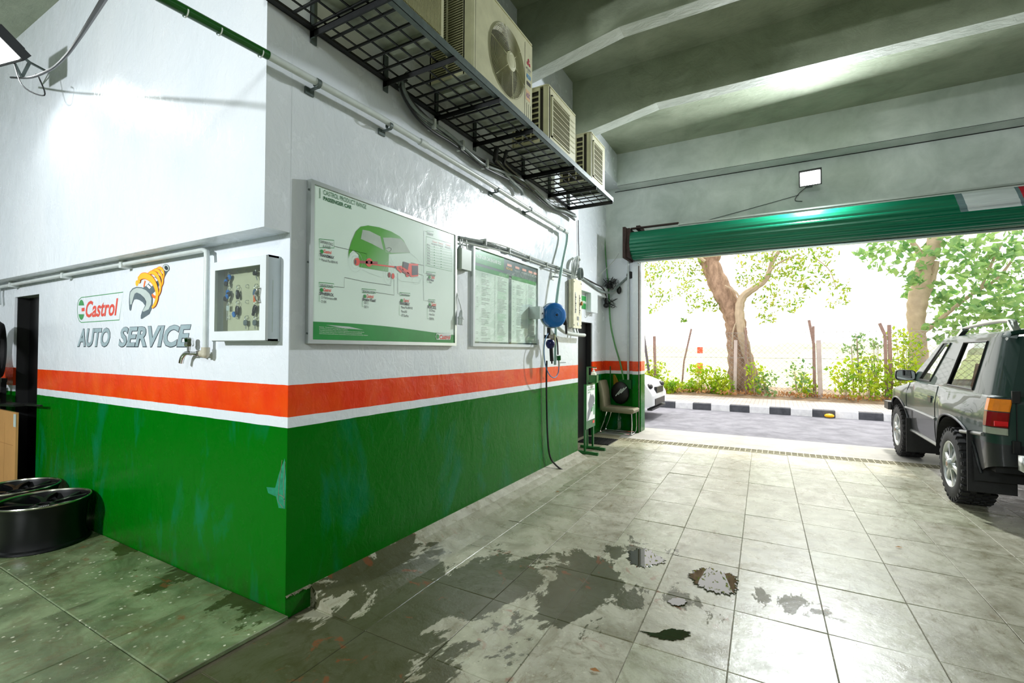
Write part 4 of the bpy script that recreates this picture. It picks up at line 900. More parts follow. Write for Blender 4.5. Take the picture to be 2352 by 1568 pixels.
# refrigerant line bundle under the shelf
rb = empty('refrigerant_lines', (.05, 2.4, 3.0), 'dark bundle of insulated hoses sagging along the wall below the shelf', 'cable')
path = [(.10, .84, 3.50)]+[tuple(on(px, py, 'x', .05)) for px, py in ((918, 195), (930, 228), (955, 262), (990, 292), (1030, 320), (1070, 352), (1105, 378), (1150, 398), (1190, 418), (1222, 440), (1262, 475), (1295, 487), (1318, 500))]
for k, (dx, dz, rr_, m_) in enumerate(((0, 0, .016, M_CABLE_G), (.03, .01, .014, M_CABLE_G), (.015, .03, .012, M_CABLE_B), (.012, -.022, .011, M_CABLE_B))):
    MB().tube(spline([(x+dx, y, z+dz+.012*math.sin(i*1.3+k*2)) for i, (x, y, z) in enumerate(path)], 5), rr_, 8).build('hose', m_, rb, smooth=True)
MB().tube(spline([(.12, 2.08, 3.46), (.09, 2.10, 3.36)]+[tuple(on(px, py, 'x', .07)) for px, py in ((1140, 372), (1172, 402), (1205, 425))], 6), .024, 8).tube(spline([(.16, 2.20, 3.46), (.12, 2.22, 3.38)]+[tuple(on(px, py, 'x', .075)) for px, py in ((1160, 378), (1190, 405), (1225, 436))], 6), .018, 8).build('black_hose', M_CABLE_B, rb, smooth=True)
MB().tube(spline([tuple(on(px, py, 'x', .065)) for px, py in ((1158, 398), (1180, 420), (1196, 436), (1200, 448))], 4), .02, 8).build('taped_end', M_CABLE_G, rb, smooth=True)
mb = None
for y, z in [tuple(on(px, py, 'x', .05))[1:] for px, py in ((990, 290), (1056, 338), (1112, 380))]: MB().box(.02, .095, y-.012, y+.012, z-.03, z+.05).build('tie_band', M_CABLE_W, rb)
tag(MB().tube(spline([(.02, 4.44, 3.34), (.015, 4.46, 3.1), (.02, 4.47, 2.8), (.01, 4.48, 2.62)], 5), .006, 6).build('loose_wire', M_CABLE_B, smooth=True), 'thin dark wire hanging from the shelf end at the wall edge', 'cable')

# black lead of the left flood lamp and its fixture
def flood(name, c, tgt, label, w=.34, h=.26):
    c = Vector(c); d = (Vector(tgt)-c).normalized(); sd = d.cross(Vector((0, 0, 1))).normalized(); up = sd.cross(d)
    r = empty(name, c-d*.08, label, 'lamp')
    MB().obox(c-d*.05, d, sd, up, .04, w/2, h/2).obox(c-d*.11, d, sd, up, .025, w/3, h/3).build('housing', M_BLKPL, r)
    MB().obox(c-d*.004, d, sd, up, .004, w/2-.02, h/2-.02).build('light_panel', emit('flood_light_glow', (.95, 1, .97), 22), r)
    return r, c, d, sd, up
r, c, d, sd, up = flood('flood_light', (-2.76, -.58, 3.80), (-2.4, -2.2, 1.4), 'glowing flood lamp on a bracket high on the left wall')
Ae, Ab = on(68, 143, 'y', -.30), on(50, 178, 'y', -.30)
MB().bar(c-d*.1+up*.05, Ae, .02, .012).bar(Ae, Ab, .02, .012).bar(c-d*.1-up*.05, Ab, .016, .012).bar(Ae, (Ae.x-.1, -.157, Ae.z+.02), .02, .012).build('arm', M_GRYSTEEL, r)
MB().tube(spline([c-d*.1-up*.08, c+Vector((.10, .15, -.24)), c+Vector((.2, .25, -.3)), c+Vector((.26, .2, -.2)), c+Vector((.2, .2, -.16))], 6), .005, 6).build('lead', M_CABLE_B, r, smooth=True)
pts = [on(25, 178, 'y', -.35)]+[on(px, py, 'y', yy) for px, py, yy in ((70, 178, -.42), (115, 160, -.55), (150, 130, -.7), (180, 90, -.85), (208, 47, -1.0), (245, -12, -1.15))]
tag(MB().tube(spline(pts, 6), [.008]*37, 8).build('hanging_cable', M_CABLE_B, smooth=True), 'black cable swooping from the left flood lamp up to the ceiling', 'cable')
r, c, d, sd, up = flood('flood_light', (2.89, 6.84, 4.20), (2.4, 1.0, 1.2), 'glowing flood lamp mounted above the roller shutter', .30, .24)
MB().bar(c-d*.1, (2.89, 7.19, 4.22), .03, .012).box(2.84, 2.94, 7.18, 7.199, 4.16, 4.28).build('arm', M_GRYSTEEL, r)
MB().tube(spline([(2.85, 7.18, 4.16), (2.75, 7.185, 4.08), (2.7, 7.187, 3.98), (2.8, 7.187, 3.95)], 5), .005, 6).build('lead', M_CABLE_B, r, smooth=True)
tag(MB().tube(spline([(2.75, 7.186, 4.06), (2.0, 7.186, 3.93), (1.2, 7.186, 3.80)], 6), .004, 6).build('lamp_wire', M_CABLE_B, smooth=True), 'thin wire running down the lintel to the left of the lamp', 'cable')

# ================================================================== HOSE REEL, REGULATOR, DISTRIBUTION BOX
hr = empty('hose_reel', (.15, 3.3, 1.79), 'round blue air hose reel bracketed to the middle wall', 'reel')
ca = Vector((.20, 3.22, 1.925)); axd = (Vector((.80, -.60, 0))).normalized()
MB().lathe([(0, .072), (.03, .072), (.035, .066), (.08, .064), (.085, .058), (.125, .055), (.138, .045), (.142, .03), (.142, -.03), (.138, -.045), (.10, -.06), (0, -.06)], ca, axd, 36).build('drum_cover', M_BLUE, hr, smooth=True)
MB().lathe([(0, .078), (.012, .078), (.014, .07)], ca, axd, 12).build('hub_bolt', M_PRINTK, hr)
sdv = axd.cross(Vector((0, 0, 1))).normalized()
MB().lathe([(.143, -.03), (.148, -.034), (.148, -.062), (.09, -.066)], ca, axd, 32).build('back_cover', M_PRINTLG, hr, smooth=True)
MB().prism([(2.99, 2.01), (3.09, 1.99), (3.13, 1.94), (3.12, 1.90), (2.99, 1.87)], 'x', .13, .15).box(.002, .15, 2.96, 2.995, 1.87, 2.01).build('bracket', M_STEEL, hr)
MB().cyl((.151, 3.03, 1.935), (.157, 3.03, 1.935), .01, 10).build('bolt', M_PRINTK, hr)
MB().tube([(.27, 3.36, 1.90), (.27, 3.40, 1.83)], .026, 10).tube([(.27, 3.41, 1.86), (.27, 3.43, 1.72)], .014, 8).build('hose_outlet', M_BLKPL, hr, smooth=True)
fr_ = empty('air_regulator', (.12, 3.3, 1.35), 'air regulator with dark blue bowl and looped hose under the hose reel', 'regulator')
MB().cyl((.13, 3.24, 1.785), (.13, 3.24, 1.70), .022, 12).box(.09, .15, 3.20, 3.36, 1.66, 1.70).build('body', M_BLKPL, fr_)
MB().lathe([(0, .05), (.035, .045), (.052, .02), (.055, 0), (.048, -.03), (.03, -.055), (0, -.06)], (.16, 3.22, 1.60), (0, 0, 1), 20).build('bowl', mat('dark_blue_gauge', (18, 26, 84), .25), fr_, smooth=True)
MB().cyl((.16, 3.24, 1.55), (.16, 3.26, 1.40), .022, 10).cyl((.16, 3.26, 1.40), (.16, 3.265, 1.37), .01, 8).build('drain_tube', M_BLKPL, fr_, smooth=True)
MB().lathe([(0, .06), (.03, .058), (.032, .05), (.030, -.05), (.024, -.07), (0, -.075)], (.13, 3.36, 1.65), (0, 0, 1), 14).build('filter_bowl', mat('pale_filter_bowl', (150, 150, 110), .3), fr_, smooth=True)
MB().tube(spline([(.14, 3.20, 1.72), (.15, 3.10, 1.64), (.15, 3.07, 1.50), (.15, 3.12, 1.34), (.15, 3.24, 1.23), (.15, 3.38, 1.205), (.15, 3.47, 1.26), (.15, 3.49, 1.34)], 6), .006, 8).build('blue_hose', mat('light_blue_hose', (60, 120, 170), .35), fr_, smooth=True)
MB().tube(spline([(.13, 3.38, 1.72), (.14, 3.44, 1.66), (.14, 3.47, 1.58), (.14, 3.48, 1.47)], 5), .009, 8).build('hose', M_CABLE_B, fr_, smooth=True)
MB().cyl((.15, 3.48, 1.46), (.15, 3.485, 1.405), .026, 14).build('green_valve', M_GREEN, fr_); MB().cyl((.15, 3.485, 1.405), (.15, 3.49, 1.33), .011, 10).bar((.15, 3.49, 1.375), (.19, 3.60, 1.376), .01).build('valve_handle', M_STEEL, fr_)
tag(MB().tube(spline([(.05, 3.36, 1.40), (.045, 3.36, 1.20), (.045, 3.37, .9), (.045, 3.40, .5), (.05, 3.46, .25), (.08, 3.58, .12), (.12, 3.72, .03)], 6), .011, 8).build('air_hose', M_CABLE_B, smooth=True), 'black hose hanging down the green wall under the reel', 'hose')

db = empty('distribution_box', (.05, 4.25, 1.83), 'tall cream electrical distribution box of rust-edged breakers beside the wall end', 'box')
by0, by1, bz0, bz1, bx = 4.10, 4.40, 1.83, 2.465, .088
fy = lambda y: 4.10+(y-3.78)*.545
bodyM = mat('aged_cream_enamel', (214, 210, 182), .4, 0, .12, 12)
MB().box(.012, bx-.02, by0, by1, bz0, bz1, .012).build('body', bodyM, db)
cv = MB().box(bx-.02, bx, by0-.008, by1+.008, bz0-.008, bz1+.008, .012).build('cover', bodyM, db)
for (y, z) in ((by0+.02, bz0+.03), (by1-.02, bz0+.03), (by0+.02, bz1-.03), (by1-.02, bz1-.03)): MB().cyl((bx, y, z), (bx+.004, y, z), .008, 8).build('screw', M_RUSTY, cv)
mb = MB(); RU = mat('rust_stain_edge', (110, 70, 40), .8)
for k, (yy, za, zc) in enumerate(((3.88, 2.02, 2.30), (4.16, 2.00, 2.28))): MB().box(bx-.001, bx+.0012, fy(yy), fy(yy+.015), za, zc).build('slot_edge', RU, cv); MB().box(bx-.001, bx+.001, fy(yy+.02), fy(yy+.08), za, zc).build('breaker_slot', M_PRINTLG, cv)
for k in range(9):
    for yy in (3.905, 4.185): MB().box(bx, bx+.006, fy(yy), fy(yy+.045), 2.03+.028*k, 2.048+.028*k).build('breaker', (M_PRINTLG, M_PRINTGREY, M_PRINTW)[k % 3], cv)
MB().box(bx, bx+.03, fy(4.24), fy(4.28), 2.14, 2.19).build('toggle', mat('ochre_switch', (190, 130, 60), .4), cv)
MB().box(bx, bx+.005, fy(4.02), fy(4.13), 1.93, 1.98).build('name_plate', M_PRINTGREY, cv); MB().box(bx, bx+.008, fy(4.05), fy(4.11), 1.86, 1.90).build('name_plate', M_PRINTW, cv)
for k in range(5):
    y = fy(3.86+.05*k); MB().tube(spline([(.045, y, 2.45), (.045, y, 2.54), (.06+.01*k, y-.02, 2.68), (.06, y+.06, 2.76+.012*k), (.05, y+.18, 2.79), (.03, min(4.47, y+.30), 2.78)], 5), .009, 8).build('supply_cable', (M_CABLE_W, M_CABLE_G)[k % 2], db, smooth=True)
MB().tube(spline([(.06, 3.6, 1.84), (.08, 3.72, 1.78), (.09, 3.9, 1.745), (.09, 4.2, 1.735), (.09, 4.5, 1.735)], 5), .026, 10).tube([(.05, 4.18, 1.83), (.08, 4.18, 1.75)], .015, 8).tube([(.05, 4.30, 1.83), (.08, 4.28, 1.75)], .015, 8).build('lower_cable', M_CABLE_W, db, smooth=True)
cl = MB()
for k in range(4): cl.tube([(.05+.012*k, 4.40+.06*math.cos(t), 2.58+.08*math.sin(t)) for t in (2*PI*i/20 for i in range(21))], .007, 6, False)
tag(cl.build('cable_coil', M_CABLE_G, smooth=True), 'coil of grey cable above the distribution box', 'cable')

# ================================================================== RECESS: trunking, office sign, cables, hose
XR = -.48
tk = tag(MB().box(XR+.001, XR+.10, 5.35, 7.0, 2.52, 2.70, .006).build('trunking', M_WHITEP), 'white cable trunking along the recess wall over the office door', 'trunking')
sg = empty('office_sign', (XR+.01, 5.9, 2.15), 'green sign with white lettering above the office door', 'sign')
A, B = on(1334, 724, 'x', XR+.01), on(1353, 697, 'x', XR+.01)
MB().box(XR+.001, XR+.012, A.y-.45, B.y, 2.24, 2.46).build('plate', M_PRINTG, sg)
MB().text('OFFICE', (XR+.0135, B.y-.40, 2.325), (XR+.0135, B.y-.07, 2.375), UY, bold=.03).build('lettering', M_PRINTW, sg)
jb = empty('junction_box', (XR+.06, 6.75, 2.2), 'white junction box beside the office sign', 'box')
A, B = on(1358, 716, 'x', XR+.1), on(1373, 692, 'x', XR+.1)
MB().box(XR+.001, XR+.10, A.y, B.y, A.z, 2.52, .008).build('body', M_WHITEP, jb)
MB().tube(spline([(XR+.03, A.y-.05, 2.52), (XR+.03, A.y-.06, A.z-.04), (XR+.03, A.y+.03, A.z-.07), (XR+.05, A.y+.1, A.z-.02)], 5), .006, 6).build('lead', M_CABLE_W, jb, smooth=True)
wn = empty('wire_nest', (-.35, 7.1, 2.6), 'tangled black wires at the corner of the recess', 'wires')
for k in range(26):
    c = Vector((-.36, 7.05, 2.78 if k < 17 else 2.42)); p = [c+Vector((random.uniform(-.10, .16), random.uniform(-.14, .12), random.uniform(-.09, .13))) for _ in range(4)]
    MB().tube(spline([c]+p, 4), .004, 5).build('wire', M_CABLE_B, wn, smooth=True)
MB().sphere((-.36, 7.06, 2.76), .07, 10, (1, 1, .8)).sphere((-.40, 6.98, 2.38), .06, 10, (1, 1, .8)).sphere((-.20, 7.14, 2.68), .06, 10, (.8, .6, 1.3)).build('tape_wad', M_BLKPL, wn, smooth=True)
tag(MB().tube(spline([(XR+.11, 5.5, 2.72), (XR+.13, 6.0, 2.66), (XR+.12, 6.5, 2.60), (XR+.2, 6.9, 2.62), (-.15, 7.15, 2.82), (-.02, 7.19, 2.95)], 6), .022, 8).build('grey_conduit', M_CABLE_G, smooth=True), 'grey flexible conduit crossing the recess corner to a hole in the wall', 'cable')
tag(MB().cyl((.0, 7.185, 2.96), (.0, 7.199, 2.96), .07, 16).build('cable_hole', M_DARK), 'dark ragged cable hole in the front wall', 'hole')
tag(MB().tube(spline([(XR+.1, 5.6, 2.74), (XR+.16, 6.1, 2.68), (XR+.14, 6.6, 2.66), (XR+.1, 6.9, 2.55), (XR+.06, 7.0, 2.42)], 6), .014, 8).build('black_conduit', M_CABLE_B, smooth=True), 'black cable drooping over the end of the trunking', 'cable')
P3 = lambda px, py, y: on(px, py, 'y', y)
tag(MB().tube(spline([P3(1340, 654, 6.4), P3(1368, 640, 6.7), P3(1395, 614, 6.9), P3(1412, 596, 7.0), P3(1421, 582, 7.1)], 6), .006, 6).build('thin_wire', M_CABLE_W, smooth=True), 'thin pale wire rising from the recess to the shutter bracket', 'cable')
tag(MB().tube(spline([P3(1385, 470, 7.15), P3(1388, 540, 7.14), P3(1393, 610, 7.13), P3(1398, 670, 7.12), P3(1402, 740, 7.12), P3(1412, 790, 7.12), P3(1425, 835, 7.12), P3(1432, 872, 7.12)], 6), [.012]*14+[.016]*29, 8).build('green_rope', mat('green_hose', (92, 150, 92), .45, 0, .3, 8), smooth=True), 'long green hose running down the recess corner', 'hose')
tag(MB().tube([(-.03, 7.17, .95), (-.03, 7.17, 3.3)], .02, 10).build('vertical_pipe', M_WHITEPVC, smooth=True), 'pale vertical pipe on the striped front pillar', 'pipe')
gb = tag(MB().box(-.20, .045, 7.14, 7.199, .80, .97, .008).build('green_box', M_GREEN), 'green painted socket box low on the front pillar', 'box')

# hand sanitiser stand
st = empty('sanitiser_stand', (.0, 5.15, 0), 'green metal sanitiser stand with an information panel near the office door', 'stand')
def PZ(px, py, y): return on(px, py, 'y', y)
ft1a, ft1b = on(1316, 1035, 'z', .02), on(1374, 1043, 'z', .02); ft2a, ft2b = on(1334, 1024, 'z', .02), on(1390, 1032, 'z', .02)
MB().bar(ft1a, ft1b, .035, .035).build('foot', M_GREEN, st); MB().bar(ft2a, ft2b, .035, .035).build('foot', M_GREEN, st)
q1 = ft1a.lerp(ft1b, .48); q2 = ft2a.lerp(ft2b, .5)
for i, (q, zt) in enumerate(((q1, 1.02), (q2, 1.02))): MB().bar((q.x, q.y, .03), (q.x, q.y, zt), .028, .028).build('post', M_GREEN, st)
qm = q1.lerp(q2, .55)+Vector((-.05, .05, 0)); MB().bar((qm.x, qm.y, .03), (qm.x, qm.y, 1.27), .024, .024).bar((qm.x-.0, qm.y, .05), (qm.x+.18, qm.y+.05, .05), .02, .02).build('post', M_GREEN, st)
dv = (q2-q1).normalized(); nv = Vector((dv.y, -dv.x, 0)); pc = (q1+q2)/2+nv*.02
L_ = (q2-q1).length/2+.03
pn = MB().obox((pc.x, pc.y, .69), dv, nv, (0, 0, 1), L_, .008, .33).build('panel', M_GREEN, st)
f0 = pc+nv*.0095
def onp(u, z, e=0): return Vector((f0.x, f0.y, z))+dv*u*L_+nv*e
MB().face([onp(-.9, .48), onp(.9, .48), onp(.9, 1.0), onp(-.9, 1.0)]).build('white_print', M_PRINTW, pn)
MB().text('STAY SAFE', onp(-.7, .955, .001), onp(.6, .98, .001), dv).build('lettering', M_PRINTGREY, pn)
MB().text('STAY PROTECTED', onp(-.7, .92, .001), onp(.75, .945, .001), dv, bold=.02).text('SANITISE', onp(-.7, .885, .001), onp(-.1, .905, .001), dv).build('lettering', M_PRINTG, pn)
MB().face([onp(-.85, .48, .001), onp(-.62, .48, .001), onp(.82, .74, .001), onp(.8, .80, .001), onp(.45, .86, .001), onp(.2, .84, .001), onp(-.1, .88, .001), onp(-.3, .82, .001), onp(-.6, .74, .001), onp(-.5, .66, .001), onp(-.75, .6, .001)]).build('hands_print', M_PRINTGREY, pn)
MB().face([onp(-.0, .60, .002), onp(.3, .60, .002), onp(.45, .66, .002), onp(.2, .665, .002)]).face([onp(.58, .54, .002), onp(.8, .54, .002), onp(.8, .70, .002), onp(.58, .70, .002)]).build('bottle_print', M_PRINTG, pn)
MB().face([onp(.4, .415, .001), onp(.8, .415, .001), onp(.8, .455, .001), onp(.4, .455, .001)]).build('badge', M_PRINTR, pn)
hc = Vector((qm.x+.10, qm.y+.0, 1.05)); MB().box(hc.x-.06, hc.x+.06, hc.y-.05, hc.y+.05, 1.035, 1.045).box(hc.x-.06, hc.x+.06, hc.y-.05, hc.y-.044, 1.045, 1.15).box(hc.x-.06, hc.x+.06, hc.y+.044, hc.y+.05, 1.045, 1.15).box(hc.x+.054, hc.x+.06, hc.y-.05, hc.y+.05, 1.045, 1.15).box(hc.x-.115, hc.x-.06, hc.y-.008, hc.y+.008, 1.04, 1.06).box(qm.x, hc.x+.04, hc.y-.008, hc.y+.008, 1.26, 1.275).build('bottle_holder', M_GREEN, st)
bt = empty('pump_bottle', (hc.x, hc.y, 1.046), 'white pump bottle standing in the green stand', 'bottle')
MB().lathe([(0, 0), (.04, 0), (.042, .01), (.042, .11), (.036, .135), (.016, .15), (.015, .162), (0, .162)], (hc.x, hc.y, 1.046), (0, 0, 1), 18).build('body', mat('translucent_bottle', (226, 228, 206), .3), bt, smooth=True)
MB().cyl((hc.x, hc.y, 1.205), (hc.x, hc.y, 1.225), .017, 12).cyl((hc.x, hc.y, 1.22), (hc.x, hc.y, 1.25), .005, 8).bar((hc.x-.012, hc.y, 1.253), (hc.x+.05, hc.y-.01, 1.25), .014, .01).build('pump', M_PRINTW, bt)

# chair
ch = empty('side_chair', (-.2, 6.9, 0), 'worn taupe upholstered chair on chrome legs in the recess', 'chair')
M_VINYL = mat('worn_taupe_vinyl', (136, 130, 106), .5, 0, .1, 6, .1)
sy0, sy1 = 6.68, 7.10
CHX = .03
prof = [(-.42, .40), (.13, .385), (.165, .40), (.175, .445), (.15, .475), (-.10, .480), (-.40, .492), (-.44, .46)]
def slab(profile, ya, yb, m_, nm, parent):
    rows = []; n = len(profile)
    for y, sc in ((ya, .9), (ya+.02, 1), ((ya+yb)/2, 1.0), (yb-.02, 1), (yb, .9)):
        cx = sum(p[0] for p in profile)/n; cz = sum(p[1] for p in profile)/n; rows.append([(CHX+(cx+(x-cx)*sc if sc < 1 else x), y, cz+(z-cz)*sc if sc < 1 else z) for x, z in profile+[profile[0]]])
    mb = MB().grid(rows); mb.face(rows[0][:-1]); mb.face(rows[-1][:-1][::-1]); return fixn(mb.build(nm, m_, parent, smooth=True))
slab(prof, sy0, sy1, M_VINYL, 'seat', ch)
slab([(-.455, .41), (-.36, .41), (-.375, .55), (-.405, .80), (-.445, .955), (-.475, .965), (-.50, .95), (-.47, .70)], sy0+.01, sy1-.01, M_VINYL, 'backrest', ch)
for y in (sy0+.05, sy1-.05):
    MB().tube(spline([(0.150, y, .39), (0.155, y, .2), (0.150, y, .05), (0.120, y, .014)], 5), .011, 8).build('leg', M_CHROME, ch, smooth=True)
    MB().tube(spline([(-0.310, y, .40), (-0.370, y, .2), (-0.430, y, .05), (-0.410, y, .014)], 5), .011, 8).build('leg', M_CHROME, ch, smooth=True)
    MB().tube([(0.120, y, .014), (-0.410, y, .014)], .010, 8).build('runner', M_CHROME, ch, smooth=True)
MB().tube([(0.145, sy0+.05, .014), (0.145, sy1-.05, .014)], .010, 8).build('floor_bar', M_CHROME, ch, smooth=True)
tag(MB().lathe([(0, 0), (.045, .0), (.05, .02), (.046, .10), (.05, .18), (.046, .26), (.02, .31), (.016, .34), (0, .34)], (-.16, 7.02, .003), (0, 0, 1), 14).build('plastic_bottle', M_GLASS, smooth=True), 'large clear plastic bottle standing under the chair', 'bottle')

yc = MB(); rows = []
for j in range(8):
    z = 1.06-.05*j; w = .02+.012*j; rows.append([(-.30+ .012*j+(i-3)*w/3, 7.15+.02*math.sin(i*2.1+j*.4), z) for i in range(7)])
tag(yc.grid(rows).build('yellow_cloth', mat('mustard_cloth', (150, 124, 20), .8), smooth=True), 'mustard yellow cloth hanging behind the chair', 'cloth')
tag(MB().bar((-.355, 7.12, .60), (-.375, 7.15, 1.22), .018, .018).build('green_stick', M_GREEN), 'green wooden stick leaning in the recess corner', 'stick')
bg_ = empty('striped_bag', (-.17, 7.13, .45), 'black bag with pale diagonal stripes behind the chair', 'bag')
MB().sphere((-.17, 7.12, .72), .17, 14, (1.05, .35, 1.25)).build('sack', M_BLKPL, bg_, smooth=True)
for k in range(3): MB().bar((-.24+.05*k, 7.052, .66+.03*k), (-.13+.05*k, 7.056, .80+.02*k), .018, .004, (0, 1, 0)).build('stripe', M_PRINTLG, bg_)
# ================================================================== LEFT CORNER: RIMS, TYRE, CARDBOARD
M_RIMBLK = mat('satin_black_rim', (14, 15, 17), .32, .3, .1); M_RIMLIP = mat('polished_rim_lip', (205, 205, 190), .2, 1.0, .05)
def alloy(cx, cy, z0, Hh, R, label):
    r = empty('alloy_rim', (cx, cy, z0), label, 'wheel rim', 'black alloy rims lying on the floor')
    c = (cx, cy, z0)
    MB().lathe([(R*.97, 0), (R, .006), (R*.985, .02), (R*.93, .03), (R*.90, .06), (R*.88, .10), (R*.885, .17), (R*.91, .24), (R*.935, Hh-.05), (R*.97, Hh-.03), (R*.985, Hh-.012), (R*.955, Hh-.014), (R*.93, Hh-.04), (R*.90, Hh-.10), (R*.82, .17), (R*.82, .10), (R*.9, .02)], c, (0, 0, 1), 56, True).build('barrel', M_RIMBLK, r, smooth=True)
    MB().lathe([(R*.985, Hh-.014), (R, Hh-.006), (R*.99, Hh), (R*.965, Hh-.002), (R*.955, Hh-.012)], c, (0, 0, 1), 56, True).build('lip', M_RIMLIP, r, smooth=True)
    zc = z0+Hh-.055
    MB().lathe([(.034, .0), (.036, .02), (.045, .024), (.078, .012), (.085, -.01), (.08, -.04), (.034, -.04)], (cx, cy, zc-.01), (0, 0, 1), 28, True).build('hub', M_RIMBLK, r, smooth=True)
    for k in range(5):
        t = 2*PI*k/5+.35
        for sgn in (-1, 1):
            t2 = t+sgn*.27; pts = []
            for f, zz, tt in ((.06, zc, t), (.11, zc+.004, t+sgn*.03), (.17, zc+.014, t+sgn*.14), (R*.875, zc+.022, t2)): pts.append(Vector((cx+f*math.cos(tt), cy+f*math.sin(tt), zz)))
            mb = MB(); q = spline(pts, 5)
            for a_, b_ in zip(q[:-1], q[1:]): mb.bar(a_, b_+(b_-a_)*.12, .030, .026)
            mb.build('spoke', M_RIMBLK, r, smooth=False)
    for k in range(10):
        t = 2*PI*k/10; 
        if k % 2: MB().cyl((cx+.058*math.cos(t), cy+.058*math.sin(t), zc-.01), (cx+.058*math.cos(t), cy+.058*math.sin(t), zc+.012), .008, 8).build('bolt_hole', M_DARK, r)
    lt = MB()
    for k in range(14):
        t = -1.2+k*.13; lt.sphere((cx+.062*math.cos(t)*1.15, cy+.062*math.sin(t)*1.15, zc+.010), .0028, 6)
    o = lt.build('stud_marks', M_PRINTW, r); o['kind'] = 'stuff'
alloy(-2.50, -.30, .03, .34, .28, 'black alloy rim lying flat in front, nearest the green wall')
alloy(-3.13, -.295, .03, .34, .28, 'black alloy rim lying flat behind the front one')
T = empty('tyre_on_rack', (-4.1, -.17, 1.2), 'black treaded tyre standing on a rack at the left edge by the dark doorway', 'tyre')
ex = on(28, 805, 'y', -.06)
tcx = ex.x-.06; cT = Vector((tcx+.01, -.215, 1.50)); AX = Vector((.33, .94, 0)).normalized(); AS = Vector((AX.y, -AX.x, 0))
MB().lathe([(.19, -.09), (.225, -.105), (.262, -.100), (.279, -.080), (.284, -.04), (.286, 0), (.284, .04), (.279, .080), (.262, .100), (.225, .105), (.19, .09)], cT, AX, 48, True).build('carcass', M_RUBBER, T, smooth=True)
tr = MB()
for k in range(60):
    t = 2*PI*k/60
    for (xa, sk) in ((-.05, .05), (.0, -.04), (.05, .05)):
        nrm = AS*math.cos(t)+Vector((0, 0, 1))*math.sin(t); c = cT+AX*xa+nrm*.282; tg = AS*-math.sin(t)+Vector((0, 0, 1))*math.cos(t)+AX*.35*(1 if xa else -1)
        tr.obox(c, AX, tg, nrm, .021, .010, .006)
o = tr.build('tread_blocks', M_RUBBER, T); o['kind'] = 'stuff'
rk = empty('tyre_rack', (tcx-.2, -.17, .03), 'dark steel rack holding the tyre at the left edge', 'rack')
MB().box(tcx-1.2, tcx-.10, -.30, -.26, 1.175, 1.215).box(tcx-1.2, tcx-.10, -.09, -.05, 1.175, 1.215).box(tcx-1.22, tcx-1.18, -.30, -.05, 1.175, 1.215).build('rail', M_BLKSTEEL, rk)
MB().box(tcx-1.2, tcx-1.16, -.30, -.26, .03, 1.175).box(tcx-1.2, tcx-1.16, -.09, -.05, .03, 1.175).box(tcx-.16, tcx-.12, -.09, -.05, .03, 1.175).build('leg', M_BLKSTEEL, rk)
MB().box(tcx-.5, tcx-.03, -.30, -.10, 1.02, 1.08, .02).build('tray', M_BLKPL, rk)
cbx = tag(MB().box(-4.75, -3.80, -.13, -.112, .03, .915).build('cardboard_sheet', M_CARD), 'flattened brown cardboard box standing by the dark doorway', 'cardboard')
MB().box(-3.86, -3.798, -.132, -.13, .78, .9).build('tape', M_PRINTLG, cbx); MB().box(-4.30, -3.86, -.1305, -.13, .60, .604).box(-4.1, -4.096, -.1305, -.13, .1, .8).box(-4.6, -4.05, -.131, -.13, .10, .20).build('crease', mat('cardboard_crease', (160, 112, 60), .8), cbx)
tag(MB().bar((-5.0, -.09, .93), (-3.775, -.075, .985), .16, .02).bar((-3.9, -.075, .98), (-3.40, -.07, 1.0), .02, .014).build('black_lever', M_BLKPL), 'long black lever lying on top of the cardboard', 'lever')

# ================================================================== PUDDLES
M_WATER = NT('puddle_water').set(Base_Color=srgb(44, 46, 26), Roughness=.015, Specular_IOR_Level=.6).m
def puddle(pts, label):
    q = [on(1100+a/1.8786, 1000+b/1.8786, 'z', .004) for a, b in pts]; q = spline(q+[q[0]], 10)[:-1]
    cc = sum(q, Vector())/len(q); q = [cc+(p-cc)*(1+.07*math.sin(i*.9)+.06*math.sin(i*2.3+1)+random.uniform(-.025, .025)) for i, p in enumerate(q)]
    c = sum(q, Vector())/len(q); n = len(q); vs = [Vector((p.x, p.y, .0022)) for p in q]+[Vector((c.x+(p.x-c.x)*.94, c.y+(p.y-c.y)*.94, .0042)) for p in q]
    o = MB().add(vs, [(i, (i+1) % n, n+(i+1) % n, n+i) for i in range(n)]+[tuple(range(n, 2*n))]).build('puddle', M_WATER); fixn(o); tag(o, label, 'puddle', 'puddles on the tiles')
    me = o.data; return o
puddle([(645, 500), (690, 487), (735, 490), (760, 510), (795, 528), (800, 548), (755, 558), (720, 568), (680, 562), (645, 540)], 'round dark puddle mirroring the trees, left of the larger puddle')
puddle([(905, 600), (935, 578), (985, 568), (1045, 585), (1100, 600), (1115, 625), (1112, 668), (1085, 684), (1020, 678), (960, 655), (930, 635)], 'largest dark puddle mirroring the sky, in the middle of the tiles')
puddle([(812, 714), (840, 700), (880, 702), (898, 716), (875, 732), (835, 730)], 'small dark puddle just in front of the largest one')
puddle([(700, 842), (760, 850), (820, 832), (880, 838), (912, 852), (880, 876), (820, 882), (750, 866)], 'ragged oily puddle nearest the viewer')
puddle([(140, 282), (165, 268), (205, 268), (215, 280), (195, 298), (158, 300)], 'small dark puddle close to the middle wall')

